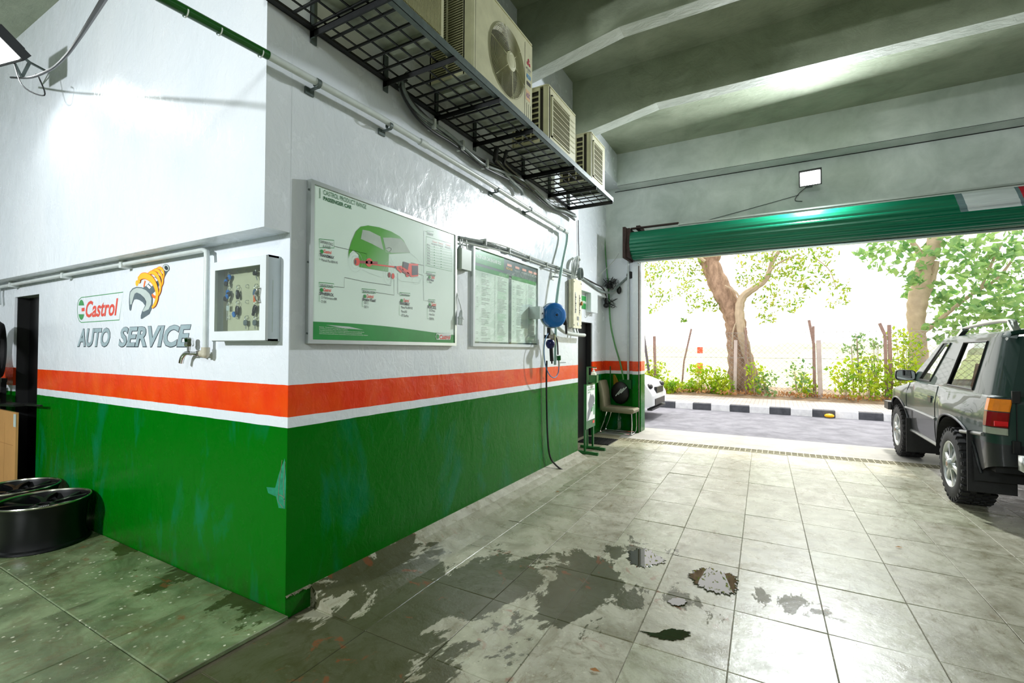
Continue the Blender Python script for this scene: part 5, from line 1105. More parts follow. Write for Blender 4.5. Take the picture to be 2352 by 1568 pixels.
# ================================================================== OFF-ROAD CAR
def carpaint(name, rgb):
    s = NT(name); s.set(Base_Color=srgb(*rgb), Roughness=.42, Metallic=0.0, Coat_Weight=.45, Coat_Roughness=.03, Specular_IOR_Level=.3); return s.m
M_CAR = carpaint('dark_green_car_paint', (12, 46, 38)); M_CARLOW = carpaint('charcoal_lower_paint', (26, 30, 32))
M_SEAT = mat('grey_seat_cloth', (70, 68, 62), .8); M_ALLOY = mat('silver_alloy', (176, 180, 178), .28, .85, .05)
CX = 4.93
car = empty('offroad_car', (CX, 5.9, 0), 'dark green three-door off-road car parked in the shutter opening', 'car')
HR, HF, HZ = 4.73, 7.17, .378
def arch_z(y, base):
    z = base
    for yc, a_, h_ in ((HR, .62, .52), (HF, .56, .50)):
        d = abs(y-yc)/a_
        if d < 1: z = max(z, HZ-.02+h_*(1-d**2.4)**(1/2.4))
    return z
def hw(y, z):
    w = np.interp(z, [.35, .5, .74, .95, 1.13, 1.2], [.86, .895, .905, .905, .875, .862])
    for yc in (HR+.05, HF): w += .045*math.exp(-((y-yc)/.52)**4)*max(0, min(1, (1.12-z)/.14))
    ry, rf = 3.84, 8.02
    d = y-ry
    if d < .14: w -= .14-math.sqrt(max(0, .14**2-(.14-d)**2))
    d = rf-y
    if d < .5: w -= .22*(1-math.sqrt(max(0, 1-((.5-d)/.5)**2)))
    return w
def ztop(y): return float(np.interp(y, [3.84, 4.2, 6.3, 6.75, 7.2, 7.6, 7.85, 8.02], [1.15, 1.15, 1.14, 1.09, 1.02, .96, .88, .70]))
def zbot(y): return arch_z(y, float(np.interp(y, [3.84, 4.1, 7.6, 8.02], [.56, .46, .44, .46])))
ysr = sorted(set([3.84, 3.85, 3.87, 3.9, 3.94, 3.98]+list(np.linspace(4.02, 7.9, 78).round(4))+[7.95, 7.99, 8.02]))
mb = MB(); ml = MB()
ZM = .74
def ring(y, part_):
    zb, zt = zbot(y), ztop(y); out = []
    if part_ == 'low':
        a_, b_ = zb, max(zb, min(ZM, zt))
        L = [(CX-hw(y, z), y, z) for z in np.linspace(a_, b_, 6)]; return L
    a_, b_ = max(zb, min(ZM, zt)), zt
    zs = np.linspace(a_, b_-.02, 9); L = [(CX-hw(y, z), y, z) for z in zs]
    w = hw(y, b_); L.append((CX-w+.02, y, b_)); crown = .05 if y > 6.3 else .0
    top = [(CX-(w-.02)*math.cos(PI*k/12), y, b_+crown*math.sin(PI*k/12)**.7) for k in range(1, 12)]
    R_ = [(2*CX-p[0], p[1], p[2]) for p in L[::-1]]; return L+top+R_
mb.grid([ring(y, 'up') for y in ysr]); r0 = ring(ysr[0], 'up'); mb.face(r0[::-1]); r1 = ring(ysr[-1], 'up'); mb.face(r1)
body_o = fixn(mb.build('body', M_CAR, car, smooth=True))
L1 = [ring(y, 'low') for y in ysr]; ml.grid(L1); ml.grid([[(2*CX-p[0], p[1], p[2]) for p in r] for r in L1][::-1]); ml.face([*L1[0], *[(2*CX-p[0], p[1], p[2]) for p in L1[0][::-1]]]); ml.face([*L1[-1], *[(2*CX-p[0], p[1], p[2]) for p in L1[-1][::-1]]])
fixn(ml.build('lower_body', M_CARLOW, car, smooth=True))
MB().box(CX-.84, CX+.84, 3.95, 4.10, .48, .9).box(CX-.60, CX+.60, 4.0, 7.85, .36, .62).box(CX-.84, CX+.84, 5.4, 6.58, .42, .6).build('underbody', M_DARK, car)
for yc, a_, h_ in ((HR, .60, .50), (HF, .54, .48)):
    for sg in (-1, 1):
        rows = [[(CX+sg*w_, yc+a_*math.copysign(abs(math.cos(t))**(2/2.4), math.cos(t)), HZ-.02+h_*abs(math.sin(t))**(2/2.4)) for t in (PI*k/18 for k in range(19))] for w_ in (.93, .55)]
        MB().grid(rows).build('wheel_well', M_DARK, car)
mb = MB()
for yc, a_, h_ in ((HR, .62, .52), (HF, .56, .50)):
    pts = []
    for k in range(21):
        t = PI*k/20*.94+.09; y = yc+a_*math.copysign(abs(math.cos(t))**(2/2.4), math.cos(t)); z = HZ-.02+h_*abs(math.sin(t))**(2/2.4); pts.append((CX-hw(y, z)-.004, y, z))
    MB().tube(pts, .012, 6).build('arch_trim', M_CARLOW, car, smooth=True)
# mouldings and sill
def sideline(y0, y1, z, zz1=None, n=14): return [(CX-hw(y, z)-.004, y, z+(0 if zz1 is None else (zz1-z)*(y-y0)/(y1-y0))) for y in np.linspace(y0, y1, n)]
M_MOULD = mat('grey_side_moulding', (120, 122, 120), .3, .4)
MB().tube(sideline(5.40, 6.72, .755), .017, 8).build('side_moulding', M_MOULD, car, smooth=True)
MB().tube(sideline(3.98, 4.42, .80, .76), .018, 8).build('side_moulding', M_MOULD, car, smooth=True)
MB().tube(sideline(5.36, 6.60, .455), .02, 8).build('sill', M_MOULD, car, smooth=True)
def seam(pts, parent, nm='panel_gap'): return MB().tube(pts, .0045, 5).build(nm, M_DARK, parent)
dL = [(CX-hw(5.45, z)-.001, 5.45+(.02 if z < .7 else 0), z) for z in np.linspace(.47, 1.13, 8)]; seam(dL, car)
seam([(CX-hw(6.71, z)-.001, 6.71, z) for z in np.linspace(.50, 1.10, 8)], car)
MB().box(CX-hw(5.67, .965)-.010, CX-hw(5.67, .965)+.01, 5.60, 5.73, .925, 1.005).build('door_handle', M_BLKPL, car)
MB().box(CX-hw(5.67, .985)-.014, CX-hw(5.67, .985), 5.59, 5.74, .985, 1.0).build('handle_chrome', M_CHROME, car)
MB().sphere((CX-.855, 4.86, 1.065), .3, 16, (.12, 1.35, .18)).build('fender_bulge', M_CAR, car, smooth=True)
# greenhouse
st_ = [(6.84, 5.70), (6.42, 5.56), (5.90, 5.33), (5.20, 4.90), (4.42, 4.29), (4.02, 4.06), (3.93, 3.97), (3.87, 3.92)]
def gx(z): return .862-(z-1.13)*.17
def gp(i, t, sg=-1, off=0.0):
    z = 1.13+(1.665-1.13)*t; yb, yt = st_[i]; y = yb+(yt-yb)*t; w = gx(z)+off
    if i == 6: w -= .03
    if i == 7: w -= .10
    return Vector((CX+sg*w, y, z))
TS = [0, .07, .93, 1.0]
gh = MB()
for sg in (-1, 1):
    for i in range(len(st_)-1):
        for j in range(3):
            if (i in (1, 3)) and j == 1: continue
            gh.face([gp(i, TS[j], sg), gp(i+1, TS[j], sg), gp(i+1, TS[j+1], sg), gp(i, TS[j+1], sg)])
            gh.face([gp(i, TS[j], sg, -.03), gp(i+1, TS[j], sg, -.03), gp(i+1, TS[j+1], sg, -.03), gp(i, TS[j+1], sg, -.03)])
# roof
rr_ = []
for y in np.linspace(3.90, 5.72, 14):
    e = min(1, max(0, (y-3.90)/.12)); w = gx(1.665)-(1-e)*.06; dz = -.02*(1-e)-.02*max(0, (y-5.5)/.22)
    rr_.append([(CX-w*math.cos(PI*k/16), y, 1.665+dz+.085*math.sin(PI*k/16)**.55) for k in range(17)])
gh.grid(rr_)
cab = fixn(gh.build('cabin', M_CAR, car, smooth=True)); gh = MB()
# rear face
def rw(z): return gx(z)-.10
ww = .60; wz0, wz1 = 1.37, 1.60
for (xa, xb, za, zb_) in ((-1, -ww, 1.13, 1.665), (ww, 1, 1.13, 1.665), (-ww, ww, 1.13, wz0), (-ww, ww, wz1, 1.68)):
    def X(x, z): return CX+(x*rw(z) if abs(x) == 1 else x)
    ya, yb = 3.87+(za-1.13)*.09, 3.87+(zb_-1.13)*.09
    gh.face([(X(xa, za), ya, za), (X(xb, za), ya, za), (X(xb, zb_), yb, zb_), (X(xa, zb_), yb, zb_)])
gh.build('rear_panel', M_CAR, car)
def pane_(i, nm):
    for sg in (-1, 1):
        m_ = MB().face([gp(i, .06, sg, -.008), gp(i+1, .06, sg, -.008), gp(i+1, .94, sg, -.008), gp(i, .94, sg, -.008)]); m_.build(nm, M_CARGLASS, car)
        q = [gp(i, .07, sg, .003), gp(i+1, .07, sg, .003), gp(i+1, .93, sg, .003), gp(i, .93, sg, .003), gp(i, .07, sg, .003)]; MB().tube(q, .010, 6).build('window_seal', M_BLKPL, car)
pane_(1, 'door_window'); pane_(3, 'quarter_window')
MB().face([(CX-.83, 6.84, 1.12), (CX+.83, 6.84, 1.12), (CX+.76, 5.72, 1.665), (CX-.76, 5.72, 1.665)]).build('windscreen', M_CARGLASS, car)
MB().face([(CX-ww, 3.90, wz0), (CX+ww, 3.90, wz0), (CX+ww, 3.92, wz1), (CX-ww, 3.92, wz1)]).build('rear_window', M_CARGLASS, car)
MB().tube([(CX-ww, 3.885, wz0), (CX-ww, 3.905, wz1), (CX+ww, 3.905, wz1), (CX+ww, 3.885, wz0), (CX-ww, 3.885, wz0)], .012, 6).build('window_seal', M_BLKPL, car)
MB().bar((CX-.47, 3.93, wz0), (CX-.47, 3.94, wz1), .02).build('window_divider', M_BLKPL, car)
MB().grid([[(CX-.78*math.cos(PI*k/14), 3.90+dy, 1.672+.078*math.sin(PI*k/14)**.5+dz) for k in range(15)] for dy, dz in ((.06, .005), (-.03, -.004), (-.05, -.03), (-.02, -.045), (.02, -.03))]).build('rear_spoiler', M_CAR, car, smooth=True)
for sg in (-1, 1):
    r = MB().tube(spline([(CX+sg*.72, 5.30, 1.70), (CX+sg*.715, 5.24, 1.765), (CX+sg*.71, 5.10, 1.79), (CX+sg*.70, 4.4, 1.815), (CX+sg*.70, 4.02, 1.80), (CX+sg*.705, 3.95, 1.76), (CX+sg*.71, 3.92, 1.71)], 4), [.019]*25, 8).bar((CX+sg*.72, 5.32, 1.70), (CX+sg*.712, 5.16, 1.772), .05, .03).bar((CX+sg*.712, 3.90, 1.70), (CX+sg*.705, 4.03, 1.795), .05, .04).build('roof_rail', M_ALLOY, car, smooth=True)
# mirror, lamps, bumper, flaps
for sg in (-1, 1):
    A = on(2078, 861, 'y', 6.62); mx_ = A.x if sg < 0 else 2*CX-A.x; mz = A.z
    k = MB(); rows = []
    for dy, sc in ((-.035, .96), (.0, 1.0), (.05, .92), (.085, .55)): rows.append([(mx_+.115*sc*math.copysign(abs(math.cos(t))**.5, math.cos(t)), 6.60+dy, mz+.075*sc*math.copysign(abs(math.sin(t))**.5, math.sin(t))) for t in (2*PI*q/20 for q in range(21))])
    k.grid(rows).face(rows[-1][:-1]); k.bar((mx_-sg*.06, 6.62, mz-.03), (CX+sg*.86, 6.62, mz-.05), .07, .05)
    mm = fixn(k.build('door_mirror', M_BLKPL, car, smooth=True)); MB().face([(p[0]*.9+mx_*.1, 6.5655, p[2]*.9+mz*.1) for p in rows[0][:-1]]).build('mirror_glass', NT('mirror_glass').set(Base_Color=(.7, .7, .7), Metallic=1.0, Roughness=.02).m, mm)
M_AMB = mat('amber_lens', (226, 130, 24), .15, 0, .1, 20); M_REDL = mat('red_lens', (128, 18, 24), .12, 0, .1, 20); M_CLRL = mat('grey_clear_lens', (150, 156, 140), .15)
for sg in (-1, 1):
    tl = MB(); xo = hw(3.98, 1.0)
    def tlp(z0, z1, nm, m_, par=None, dx=0.0, x1=.16, th=.012):
        rows = []
        for z in (z0, z1):
            L = [(3.985, hw(4.0, z)+.006), (3.94, hw(3.94, z)+.006), (3.90, hw(3.90, z)+.006), (3.87, hw(3.87, z)+.006), (3.845, hw(3.85, z)+.004), (3.828, hw(3.85, z)-.02), (3.826, hw(3.98, z)-.10)]
            rows.append([(CX+sg*w, y-(.004 if m_ is not M_BLKPL else 0), z) for y, w in L])
        return MB().grid(rows).build(nm, m_, par or car, smooth=False)
    hs = tlp(.815, 1.135, 'tail_light', M_BLKPL)
    tlp(1.02, 1.125, 'amber_lens', M_AMB, hs); tlp(.885, 1.012, 'red_lens', M_REDL, hs); tlp(.822, .878, 'clear_lens', M_CLRL, hs)
    MB().box(CX+.80 if sg > 0 else CX-.885, CX+.885 if sg > 0 else CX-.80, 3.812, 3.822, .90, .94).build('reflector', mat('bright_red_reflector', (210, 30, 36), .2), hs)
seam([(CX-.74, 3.834, z) for z in np.linspace(.58, 1.14, 6)], car, 'tailgate_gap'); seam([(CX+.74, 3.834, z) for z in np.linspace(.58, 1.14, 6)], car, 'tailgate_gap')
MB().box(CX-.775, CX-.725, 3.80, 3.835, 1.10, 1.20, .006).build('tailgate_hinge', M_BLKPL, car); MB().box(CX-.775, CX-.725, 3.80, 3.835, .68, .78, .006).build('tailgate_hinge', M_BLKPL, car)
bp = MB(); rows = []
for x in np.linspace(-.80, .80, 12):
    e = min(1, (.80-abs(x))/.05); rows.append([(CX+x, 3.50+.0*x+(1-e)*.03+dy, .635+dz*(.8+.2*e)) for dy, dz in ((.10, .075), (.0, .075), (-.02, .05), (-.02, -.05), (.0, -.075), (.10, -.075))])
fixn(bp.grid(rows).face(rows[0]).face(rows[-1]).build('rear_bumper', M_ALLOY, car, smooth=True))
MB().box(CX-.6, CX-.5, 3.6, 3.95, .58, .66).box(CX+.5, CX+.6, 3.6, 3.95, .58, .66).build('bumper_bracket', M_DARK, car)
MB().cyl((4.26, 3.62, .44), (4.34, 4.0, .47), .038, 14).build('exhaust', mat('dark_exhaust', (40, 36, 32), .5, .6), car, smooth=True)
for y, z0, z1, nm in ((4.22, .235, .80, 0), (6.60, .16, .62, 1)):
    for sg in (-1, 1):
        xo = CX+sg*.955; xi = CX+sg*.62; a_, b_ = min(xo, xi), max(xo, xi); MB().box(a_, b_, y-.008, y+.008, z0, z1).build('mud_flap', M_RUBBER, car)
MB().box(CX-.80, CX+.80, 7.86, 8.10, .46, .64, .06).build('front_bumper', M_BLKPL, car)
for sg in (-1, 1):
    MB().box(CX+sg*.88-.10, CX+sg*.88+.04 if sg > 0 else CX-.88+.10, 7.62, 7.97, .62, .74, .03).build('bumper_corner', M_BLKPL, car)
    MB().box(CX+sg*.72-.12, CX+sg*.72+.12, 7.90, 8.0, .74, .87, .02).build('headlamp', M_GLASS, car)
    MB().sphere((CX+sg*.89, 7.70, .84), .05, 10, (.5, 1, .5)).build('indicator', M_AMB, car, smooth=True)
# cabin inside
MB().box(CX-.80, CX+.80, 4.0, 6.6, .62, .70).box(CX-.78, CX+.78, 6.35, 6.75, .7, 1.12, .03).build('interior_floor', M_DARK, car)
for sx_ in (-.40, .40):
    MB().box(CX+sx_-.24, CX+sx_+.24, 5.45, 5.95, .70, .92, .04).build('front_seat', M_SEAT, car)
    MB().add([(CX+sx_-.22, 5.42, .9), (CX+sx_+.22, 5.42, .9), (CX+sx_+.20, 5.20, 1.38), (CX+sx_-.20, 5.20, 1.38), (CX+sx_-.22, 5.52, .9), (CX+sx_+.22, 5.52, .9), (CX+sx_+.20, 5.28, 1.40), (CX+sx_-.20, 5.28, 1.40)], BOXF).box(CX+sx_-.12, CX+sx_+.12, 5.18, 5.26, 1.40, 1.54, .02).build('seat_back', M_SEAT, car)
MB().box(CX-.6, CX+.6, 4.45, 4.60, .8, 1.25, .03).build('rear_seat', M_SEAT, car)
# wheels
def wheel(y, sg, label=None):
    xo = CX+sg*.95; c = Vector((xo, y, HZ)); ax = Vector((sg, 0, 0)); R = HZ
    w = MB().lathe([(.22, -.005), (.235, .006), (.27, .012), (.32, .008), (.350, -.006), (R-.012, -.03), (R-.012, -.235), (.350, -.258), (.30, -.27), (.22, -.262)], c, ax, 48, True).build('wheel', M_RUBBER, car, smooth=True)
    t_ = MB()
    for k in range(30):
        for (xa, hwid, ph, wd) in ((-.035, .030, 0, .022), (-.085, .022, .5, .020), (-.135, .022, 0, .02), (-.185, .022, .5, .020), (-.232, .028, 0, .022)):
            t = 2*PI*(k+ph)/30; nrm = Vector((0, math.cos(t), math.sin(t))); tg = Vector((.25 if ph else -.2, -math.sin(t), math.cos(t))); t_.obox(c+ax*xa+nrm*(R-.011), ax, tg, nrm, hwid, wd, .011)
        t = 2*PI*k/30; nrm = Vector((0, math.cos(t), math.sin(t))); tg = Vector((0, -math.sin(t), math.cos(t))); t_.obox(c+ax*(-.006)+nrm*(R-.03), nrm, tg, ax, .018, .016, .010)
    o = t_.build('tread_blocks', M_RUBBER, w); o['kind'] = 'stuff'
    MB().lathe([(.232, .008), (.238, .002), (.235, -.02), (.215, -.03), (.205, -.12), (.205, -.24), (.195, -.24), (.195, -.10), (.205, -.02), (.222, .004)], c, ax, 40, True).lathe([(0, -.11), (.205, -.12)], c, ax, 30).build('rim', M_ALLOY, w, smooth=True)
    for k in range(6):
        t = 2*PI*k/6+.26; d = Vector((0, math.cos(t), math.sin(t))); s_ = Vector((0, -math.sin(t), math.cos(t)))
        vs = []
        for f, wd, o_ in ((.055, .030, .0), (.12, .026, -.004), (.175, .034, -.006), (.222, .062, -.008)):
            vs += [c+d*f+s_*wd+ax*(o_-.012), c+d*f+s_*wd*.55+ax*(o_+.004), c+d*f-s_*wd*.55+ax*(o_+.004), c+d*f-s_*wd+ax*(o_-.012)]
        fs = [(i*4+j, i*4+j+1, (i+1)*4+j+1, (i+1)*4+j) for i in range(3) for j in range(3)]+[(i*4+3, i*4, (i+1)*4, (i+1)*4+3) for i in range(3)]
        fixn(MB().add(vs, fs).build('spoke', M_ALLOY, w, smooth=True))
    MB().lathe([(0, .030), (.040, .028), (.050, .018), (.062, .0), (.070, -.02)], c, ax, 24).build('hub_cap', M_ALLOY, w, smooth=True)
    MB().lathe([(0, .0325), (.022, .032), (.024, .029)], c, ax, 18).build('cap_badge', mat('faded_badge', (150, 120, 96), .5), w, smooth=True)
for y in (HR, HF):
    for sg in (-1, 1): wheel(y, sg)

# ================================================================== WHITE CAR ON THE ROAD
wc = empty('white_car', (-2.2, 9.55, 0), 'white car passing on the road, its nose showing past the front pillar', 'car')
M_WCAR = carpaint('white_car_paint', (232, 234, 238))
def wcar_top(x): return float(np.interp(x, [-4.5, -4.3, -3.9, -3.3, -2.0, -1.35, -.5, -.15, 0.0], [.85, 1.02, 1.08, 1.45, 1.46, 1.02, .92, .80, .55]))
rows = []
NX_ = .05
for x in [-4.5, -4.45]+list(np.linspace(-4.35, -.25, 46))+[-.15, -.08, -.03, 0.0]:
    zt = wcar_top(x); w = .88-.16*max(0, (x+.45)/.45)**2-.1*max(0, (-4.2-x)/.3)**2; zb = .24+.06*max(0, (x+.3)/.3)
    for xc in (-.88, -3.60):
        d = abs(x-xc)/.36
        if d < 1: zb = max(zb, .30+.36*math.sqrt(1-d*d))
    cabin = zt > 1.1; prof_ = [(w*.96, zb), (w, .5), (w*.98, min(.9, zt-.02))]+([(w*.90, .98), (w*.74, zt-.05)] if cabin else [(w*.93, zt-.01), (w*.85, zt)]); prof_ += [(w*.4, zt+.02)]
    rows.append([(x+NX_, 9.55-a_, max(zb, b_)) for a_, b_ in prof_]+[(x+NX_, 9.55+a_, max(zb, b_)) for a_, b_ in prof_[::-1]])
fixn(MB().grid(rows).face(rows[-1]).face(rows[0]).build('body', M_WCAR, wc, smooth=True))
MB().box(-3.15+NX_, -2.0, 8.765, 8.79, 1.0, 1.36).build('side_window', M_BLKPL, wc)
MB().sphere((-.10+NX_, 8.95, .72), .11, 12, (.75, .9, .6)).build('headlamp', M_BLKPL, wc, smooth=True); MB().sphere((-.10+NX_, 10.15, .72), .11, 12, (.75, .9, .6)).build('headlamp', M_BLKPL, wc, smooth=True)
MB().box(-.04+NX_, .015+NX_, 9.05, 10.05, .30, .44, .01).box(-.05+NX_, .012+NX_, 9.2, 9.9, .56, .70, .01).build('grille', M_BLKPL, wc)
MB().box(-.12+NX_, -.01+NX_, 8.82, 10.28, .20, .24, .02).build('chin_spoiler', M_BLKPL, wc)
for x in (-.88, -3.60):
    for sg in (-1, 1):
        k = MB().lathe([(.20, 0), (.30, -.005), (.325, -.03), (.325, -.19), (.2, -.2)], (x+NX_, 9.55+sg*.87, .303), (0, sg, 0), 28, True).build('wheel', M_RUBBER, wc, smooth=True)
        MB().lathe([(0, -.03), (.06, -.02), (.2, -.01), (.205, -.06)], (x+NX_, 9.55+sg*.87, .303), (0, sg, 0), 20).build('rim', M_ALLOY, k, smooth=True)

# ================================================================== FENCE, TREES, PLANTS
FY = 14.35
fe = empty('chain_link_fence', (3, FY, .2), 'rusty chain link fence with leaning posts behind the pavement', 'fence')
M_POST = mat('rusty_fence_post', (134, 108, 98), .7, .1, .2, 9); M_POSTD = mat('dark_fence_post', (86, 80, 84), .7, .1, .2, 9); M_POSTP = mat('pale_concrete_post', (178, 164, 158), .8, 0, .12)
M_WIRE = mat('galvanised_fence_wire', (150, 146, 140), .5, .4, .2)
for pts, w, m_ in (([(1497, 908), (1487, 830), (1478, 765)], .07, M_POSTD), ([(1505, 902), (1503, 772)], .08, M_POST), ([(1565, 892), (1571, 830), (1588, 755)], .05, M_POST), ([(1713, 890), (1713, 752)], .06, M_POST), ([(1688, 905), (1690, 781)], .09, M_POSTP),
                   ([(1872, 885), (1869, 790), (1858, 735)], .07, M_POST), ([(1870, 880), (1868, 749)], .06, M_POST), ([(1885, 908), (1880, 781)], .11, M_POSTP), ([(2036, 835), (2033, 770), (2020, 742)], .07, M_POST), ([(2047, 840), (2042, 746)], .08, M_POST)):
    q = [on(a_, b_, 'y', FY) for a_, b_ in pts]; q[0].z = .15; mb = MB()
    for a_, b_ in zip(q[:-1], q[1:]): mb.bar(a_, b_, w, w)
    mb.build('post', m_, fe)
mb = MB(); fx0, fx1, fz0, fz1 = -4.0, 12.0, .25, 2.08; s_ = .115; hh = fz1-fz0
k = fx0-hh
while k < fx1:
    for dr in (1, -1):
        a_ = (k, fz0) if dr == 1 else (k, fz1); x0, z0 = a_; x1, z1 = k+hh, (fz1 if dr == 1 else fz0)
        if x0 < fx0: z0 += dr*(fx0-x0); x0 = fx0
        if x1 > fx1: z1 -= dr*(x1-fx1); x1 = fx1
        if x1 > x0: mb.bar((x0, FY+.03*dr, z0), (x1, FY+.03*dr, z1), .007, .007, (0, 1, 0))
    k += s_*1.3
mb.bar((fx0, FY, fz1), (fx1, FY, fz1), .01).bar((fx0, FY, 1.32), (fx1, FY, 1.30), .014)
o = mb.build('wire_mesh', M_WIRE, fe); o['kind'] = 'stuff'

def leaves(name, m_, parent, clusters, size, n_per, up=.3, aspect=.5):
    V, F = [], []
    for (c, r, dens) in clusters:
        n = int(n_per*dens)
        for _ in range(n):
            d = RNG.normal(size=3); d /= np.linalg.norm(d); p = np.array(c)+d*np.array(r)*RNG.random()**.45
            a = RNG.normal(size=3); a[2] -= up; a /= np.linalg.norm(a); b = np.cross(a, RNG.normal(size=3)); b /= np.linalg.norm(b); nn = np.cross(a, b)
            L = size*RNG.uniform(.6, 1.25); w = L*aspect; o = len(V)
            V += [p-a*L/2, p+b*w/2+nn*w*.18, p+a*L*.05, p-b*w/2+nn*w*.18, p+a*L/2]
            F += [(o, o+1, o+2), (o, o+2, o+3), (o+1, o+4, o+2), (o+2, o+4, o+3)]
    mb = MB(); mb.v = [Vector(v) for v in V]; mb.f = F; ob = mb.build(name, m_, parent); ob['kind'] = 'stuff'; return ob
def at(px, py, y): return on(px, py, 'y', y)
M_BARK = NT('rough_bark'); v_ = M_BARK.pos((1, 1, .35)); M_BARK.set(Base_Color=M_BARK.ramp(M_BARK.noise(v_, 9, 6, .7), [(.3, srgb(110, 84, 66)), (.7, srgb(176, 146, 122))]), Roughness=.85); M_BARK.bump(M_BARK.noise(v_, 14, 6, .7), .8, .05); M_BARK = M_BARK.m
M_BARK2 = mat('pale_smooth_bark', (170, 152, 128), .8, 0, .15, 5, .3, 20)
M_LEAF1 = leafmat('sunlit_leaf', (96, 140, 40), (168, 170, 70), .6); M_LEAF2 = leafmat('broad_green_leaf', (88, 134, 76), (150, 178, 108), .55); M_LEAF3 = leafmat('bright_weed_leaf', (120, 170, 20), (196, 206, 40), .5); M_LEAFD = leafmat('dry_leaf', (150, 96, 54), (196, 150, 100), .4)
PX = 1/67.0
t1 = empty('leaning_tree', at(1708, 885, 15.0), 'thick leaning tree with a forked trunk behind the fence', 'tree')
T1Y = 15.0
def trunk(pts, y, m_, nm, par, seg=14):
    P_, R_ = [], []
    for px, py, w in pts: P_.append(at(px, py, y)); R_.append(w/2*(y+1.72)/1083*.88)
    q = spline(P_, 5); rr = list(np.interp(np.linspace(0, len(R_)-1, len(q)), range(len(R_)), R_)); rr = [a_*(1+.07*math.sin(i*2.1)) for i, a_ in enumerate(rr)]
    return MB().tube(q, rr, seg).build(nm, m_, par, smooth=True)
trunk([(1716, 905, 78), (1708, 870, 66), (1700, 820, 54), (1692, 770, 46), (1688, 735, 46), (1676, 700, 48), (1652, 655, 46), (1630, 605, 42), (1618, 575, 46), (1600, 530, 40), (1575, 470, 34)], T1Y, M_BARK, 'trunk', t1)
trunk([(1630, 612, 30), (1644, 580, 30), (1668, 530, 26), (1700, 460, 22)], T1Y, M_BARK, 'branch', t1)
trunk([(1716, 840, 8), (1706, 790, 14), (1700, 745, 20), (1699, 705, 20), (1708, 680, 18), (1735, 660, 15), (1760, 640, 12), (1775, 600, 9), (1800, 560, 7)], T1Y-.35, M_BARK2, 'vine_branch', t1, 8)
for q in ([(1745, 655, 8), (1780, 610, 5), (1830, 585, 3)], [(1700, 690, 7), (1690, 670, 5), (1665, 655, 3)], [(1700, 715, 6), (1712, 760, 5), (1722, 800, 4), (1728, 850, 3)], [(1696, 730, 4), (1684, 760, 4), (1682, 800, 3)], [(1760, 640, 5), (1780, 560, 4)], [(1620, 600, 8), (1560, 560, 5), (1500, 560, 4)], [(1870, 590, 3), (1905, 620, 2), (1920, 660, 2)]): trunk(q, T1Y-.4, M_BARK2, 'twig', t1, 6)
cl1 = []
for px, py, r, d in ((1500, 640, 34, 1), (1495, 600, 40, 1.2), (1545, 600, 40, 1), (1590, 620, 36, 1), (1570, 660, 36, .9), (1610, 690, 34, .8), (1520, 680, 26, .5), (1505, 710, 20, .3), (1640, 700, 24, .4), (1740, 600, 46, 1.3), (1790, 590, 46, 1.2), (1790, 640, 44, 1.3), (1830, 610, 44, 1.2), (1850, 660, 30, .8), (1770, 690, 34, .9), (1820, 700, 28, .7), (1760, 730, 20, .5), (1870, 590, 44, .9), (1900, 640, 24, .3), (1930, 660, 24, .4), (1940, 690, 14, .2), (1905, 700, 14, .15), (1720, 640, 26, .6), (1640, 635, 22, .5), (1570, 735, 9, .15), (1585, 715, 8, .1), (1590, 560, 60, 1), (1700, 540, 60, 1), (1800, 530, 70, 1.3), (1900, 560, 40, .6), (1660, 460, 90, 1.6), (1500, 500, 80, 1.5), (1850, 440, 100, 2)):  # highest clusters are unseen crown, added for shade and reflections
    c = at(px, py, T1Y-.3+random.uniform(-.9, .9)); rr = r*PX; cl1.append((c, (rr, rr*1.2, rr*.8), d))
leaves('foliage', M_LEAF1, t1, cl1, .15, 110, .5, .42)
T2Y = 15.6
t2 = empty('broadleaf_tree', at(2112, 870, T2Y), 'pale trunked broadleaf tree behind the parked car', 'tree')
trunk([(2114, 900, 34), (2112, 830, 30), (2108, 780, 28), (2104, 730, 30), (2108, 690, 34), (2116, 650, 30), (2122, 610, 28), (2138, 575, 26), (2150, 540, 24), (2165, 490, 20)], T2Y, M_BARK2, 'trunk', t2)
for q in ([(2112, 700, 18), (2128, 670, 16), (2140, 640, 14), (2150, 600, 12)], [(2130, 600, 16), (2108, 575, 12), (2095, 555, 9)], [(2120, 760, 12), (2145, 745, 9), (2200, 700, 7), (2240, 670, 6), (2290, 640, 5), (2330, 590, 4)], [(2250, 668, 5), (2280, 600, 5), (2300, 560, 4)]): trunk(q, T2Y, M_BARK2, 'branch', t2, 8)
cl2 = []
for px, py, r, d in ((2030, 575, 40, .8), (2080, 590, 42, 1), (1995, 580, 22, .3), (2060, 545, 40, 1), (2100, 640, 26, .5), (2085, 680, 16, .2), (2160, 590, 46, 1), (2200, 560, 50, 1.2), (2200, 630, 52, 1.2), (2250, 590, 56, 1.4), (2260, 660, 56, 1.5), (2310, 610, 60, 1.5), (2320, 680, 56, 1.5), (2340, 560, 56, 1.3), (2190, 700, 42, 1.1), (2230, 730, 40, 1.1), (2290, 730, 40, 1.2), (2345, 740, 40, 1.2), (2150, 690, 20, .4), (2170, 760, 36, .9), (2010, 610, 12, .15), (2040, 622, 12, .15), (2150, 480, 100, 2), (2300, 470, 110, 2), (2400, 600, 70, 1.4), (2420, 700, 70, 1.4), (2050, 470, 80, 1)):  # clusters hidden above the shutter are added crown that shades and reflects
    c = at(px, py, T2Y-.2+random.uniform(-1, 1)); rr = r*PX*1.05; cl2.append((c, (rr, rr*1.2, rr*.85), d))
leaves('foliage', M_LEAF2, t2, cl2, .24, 54, .3, .7)
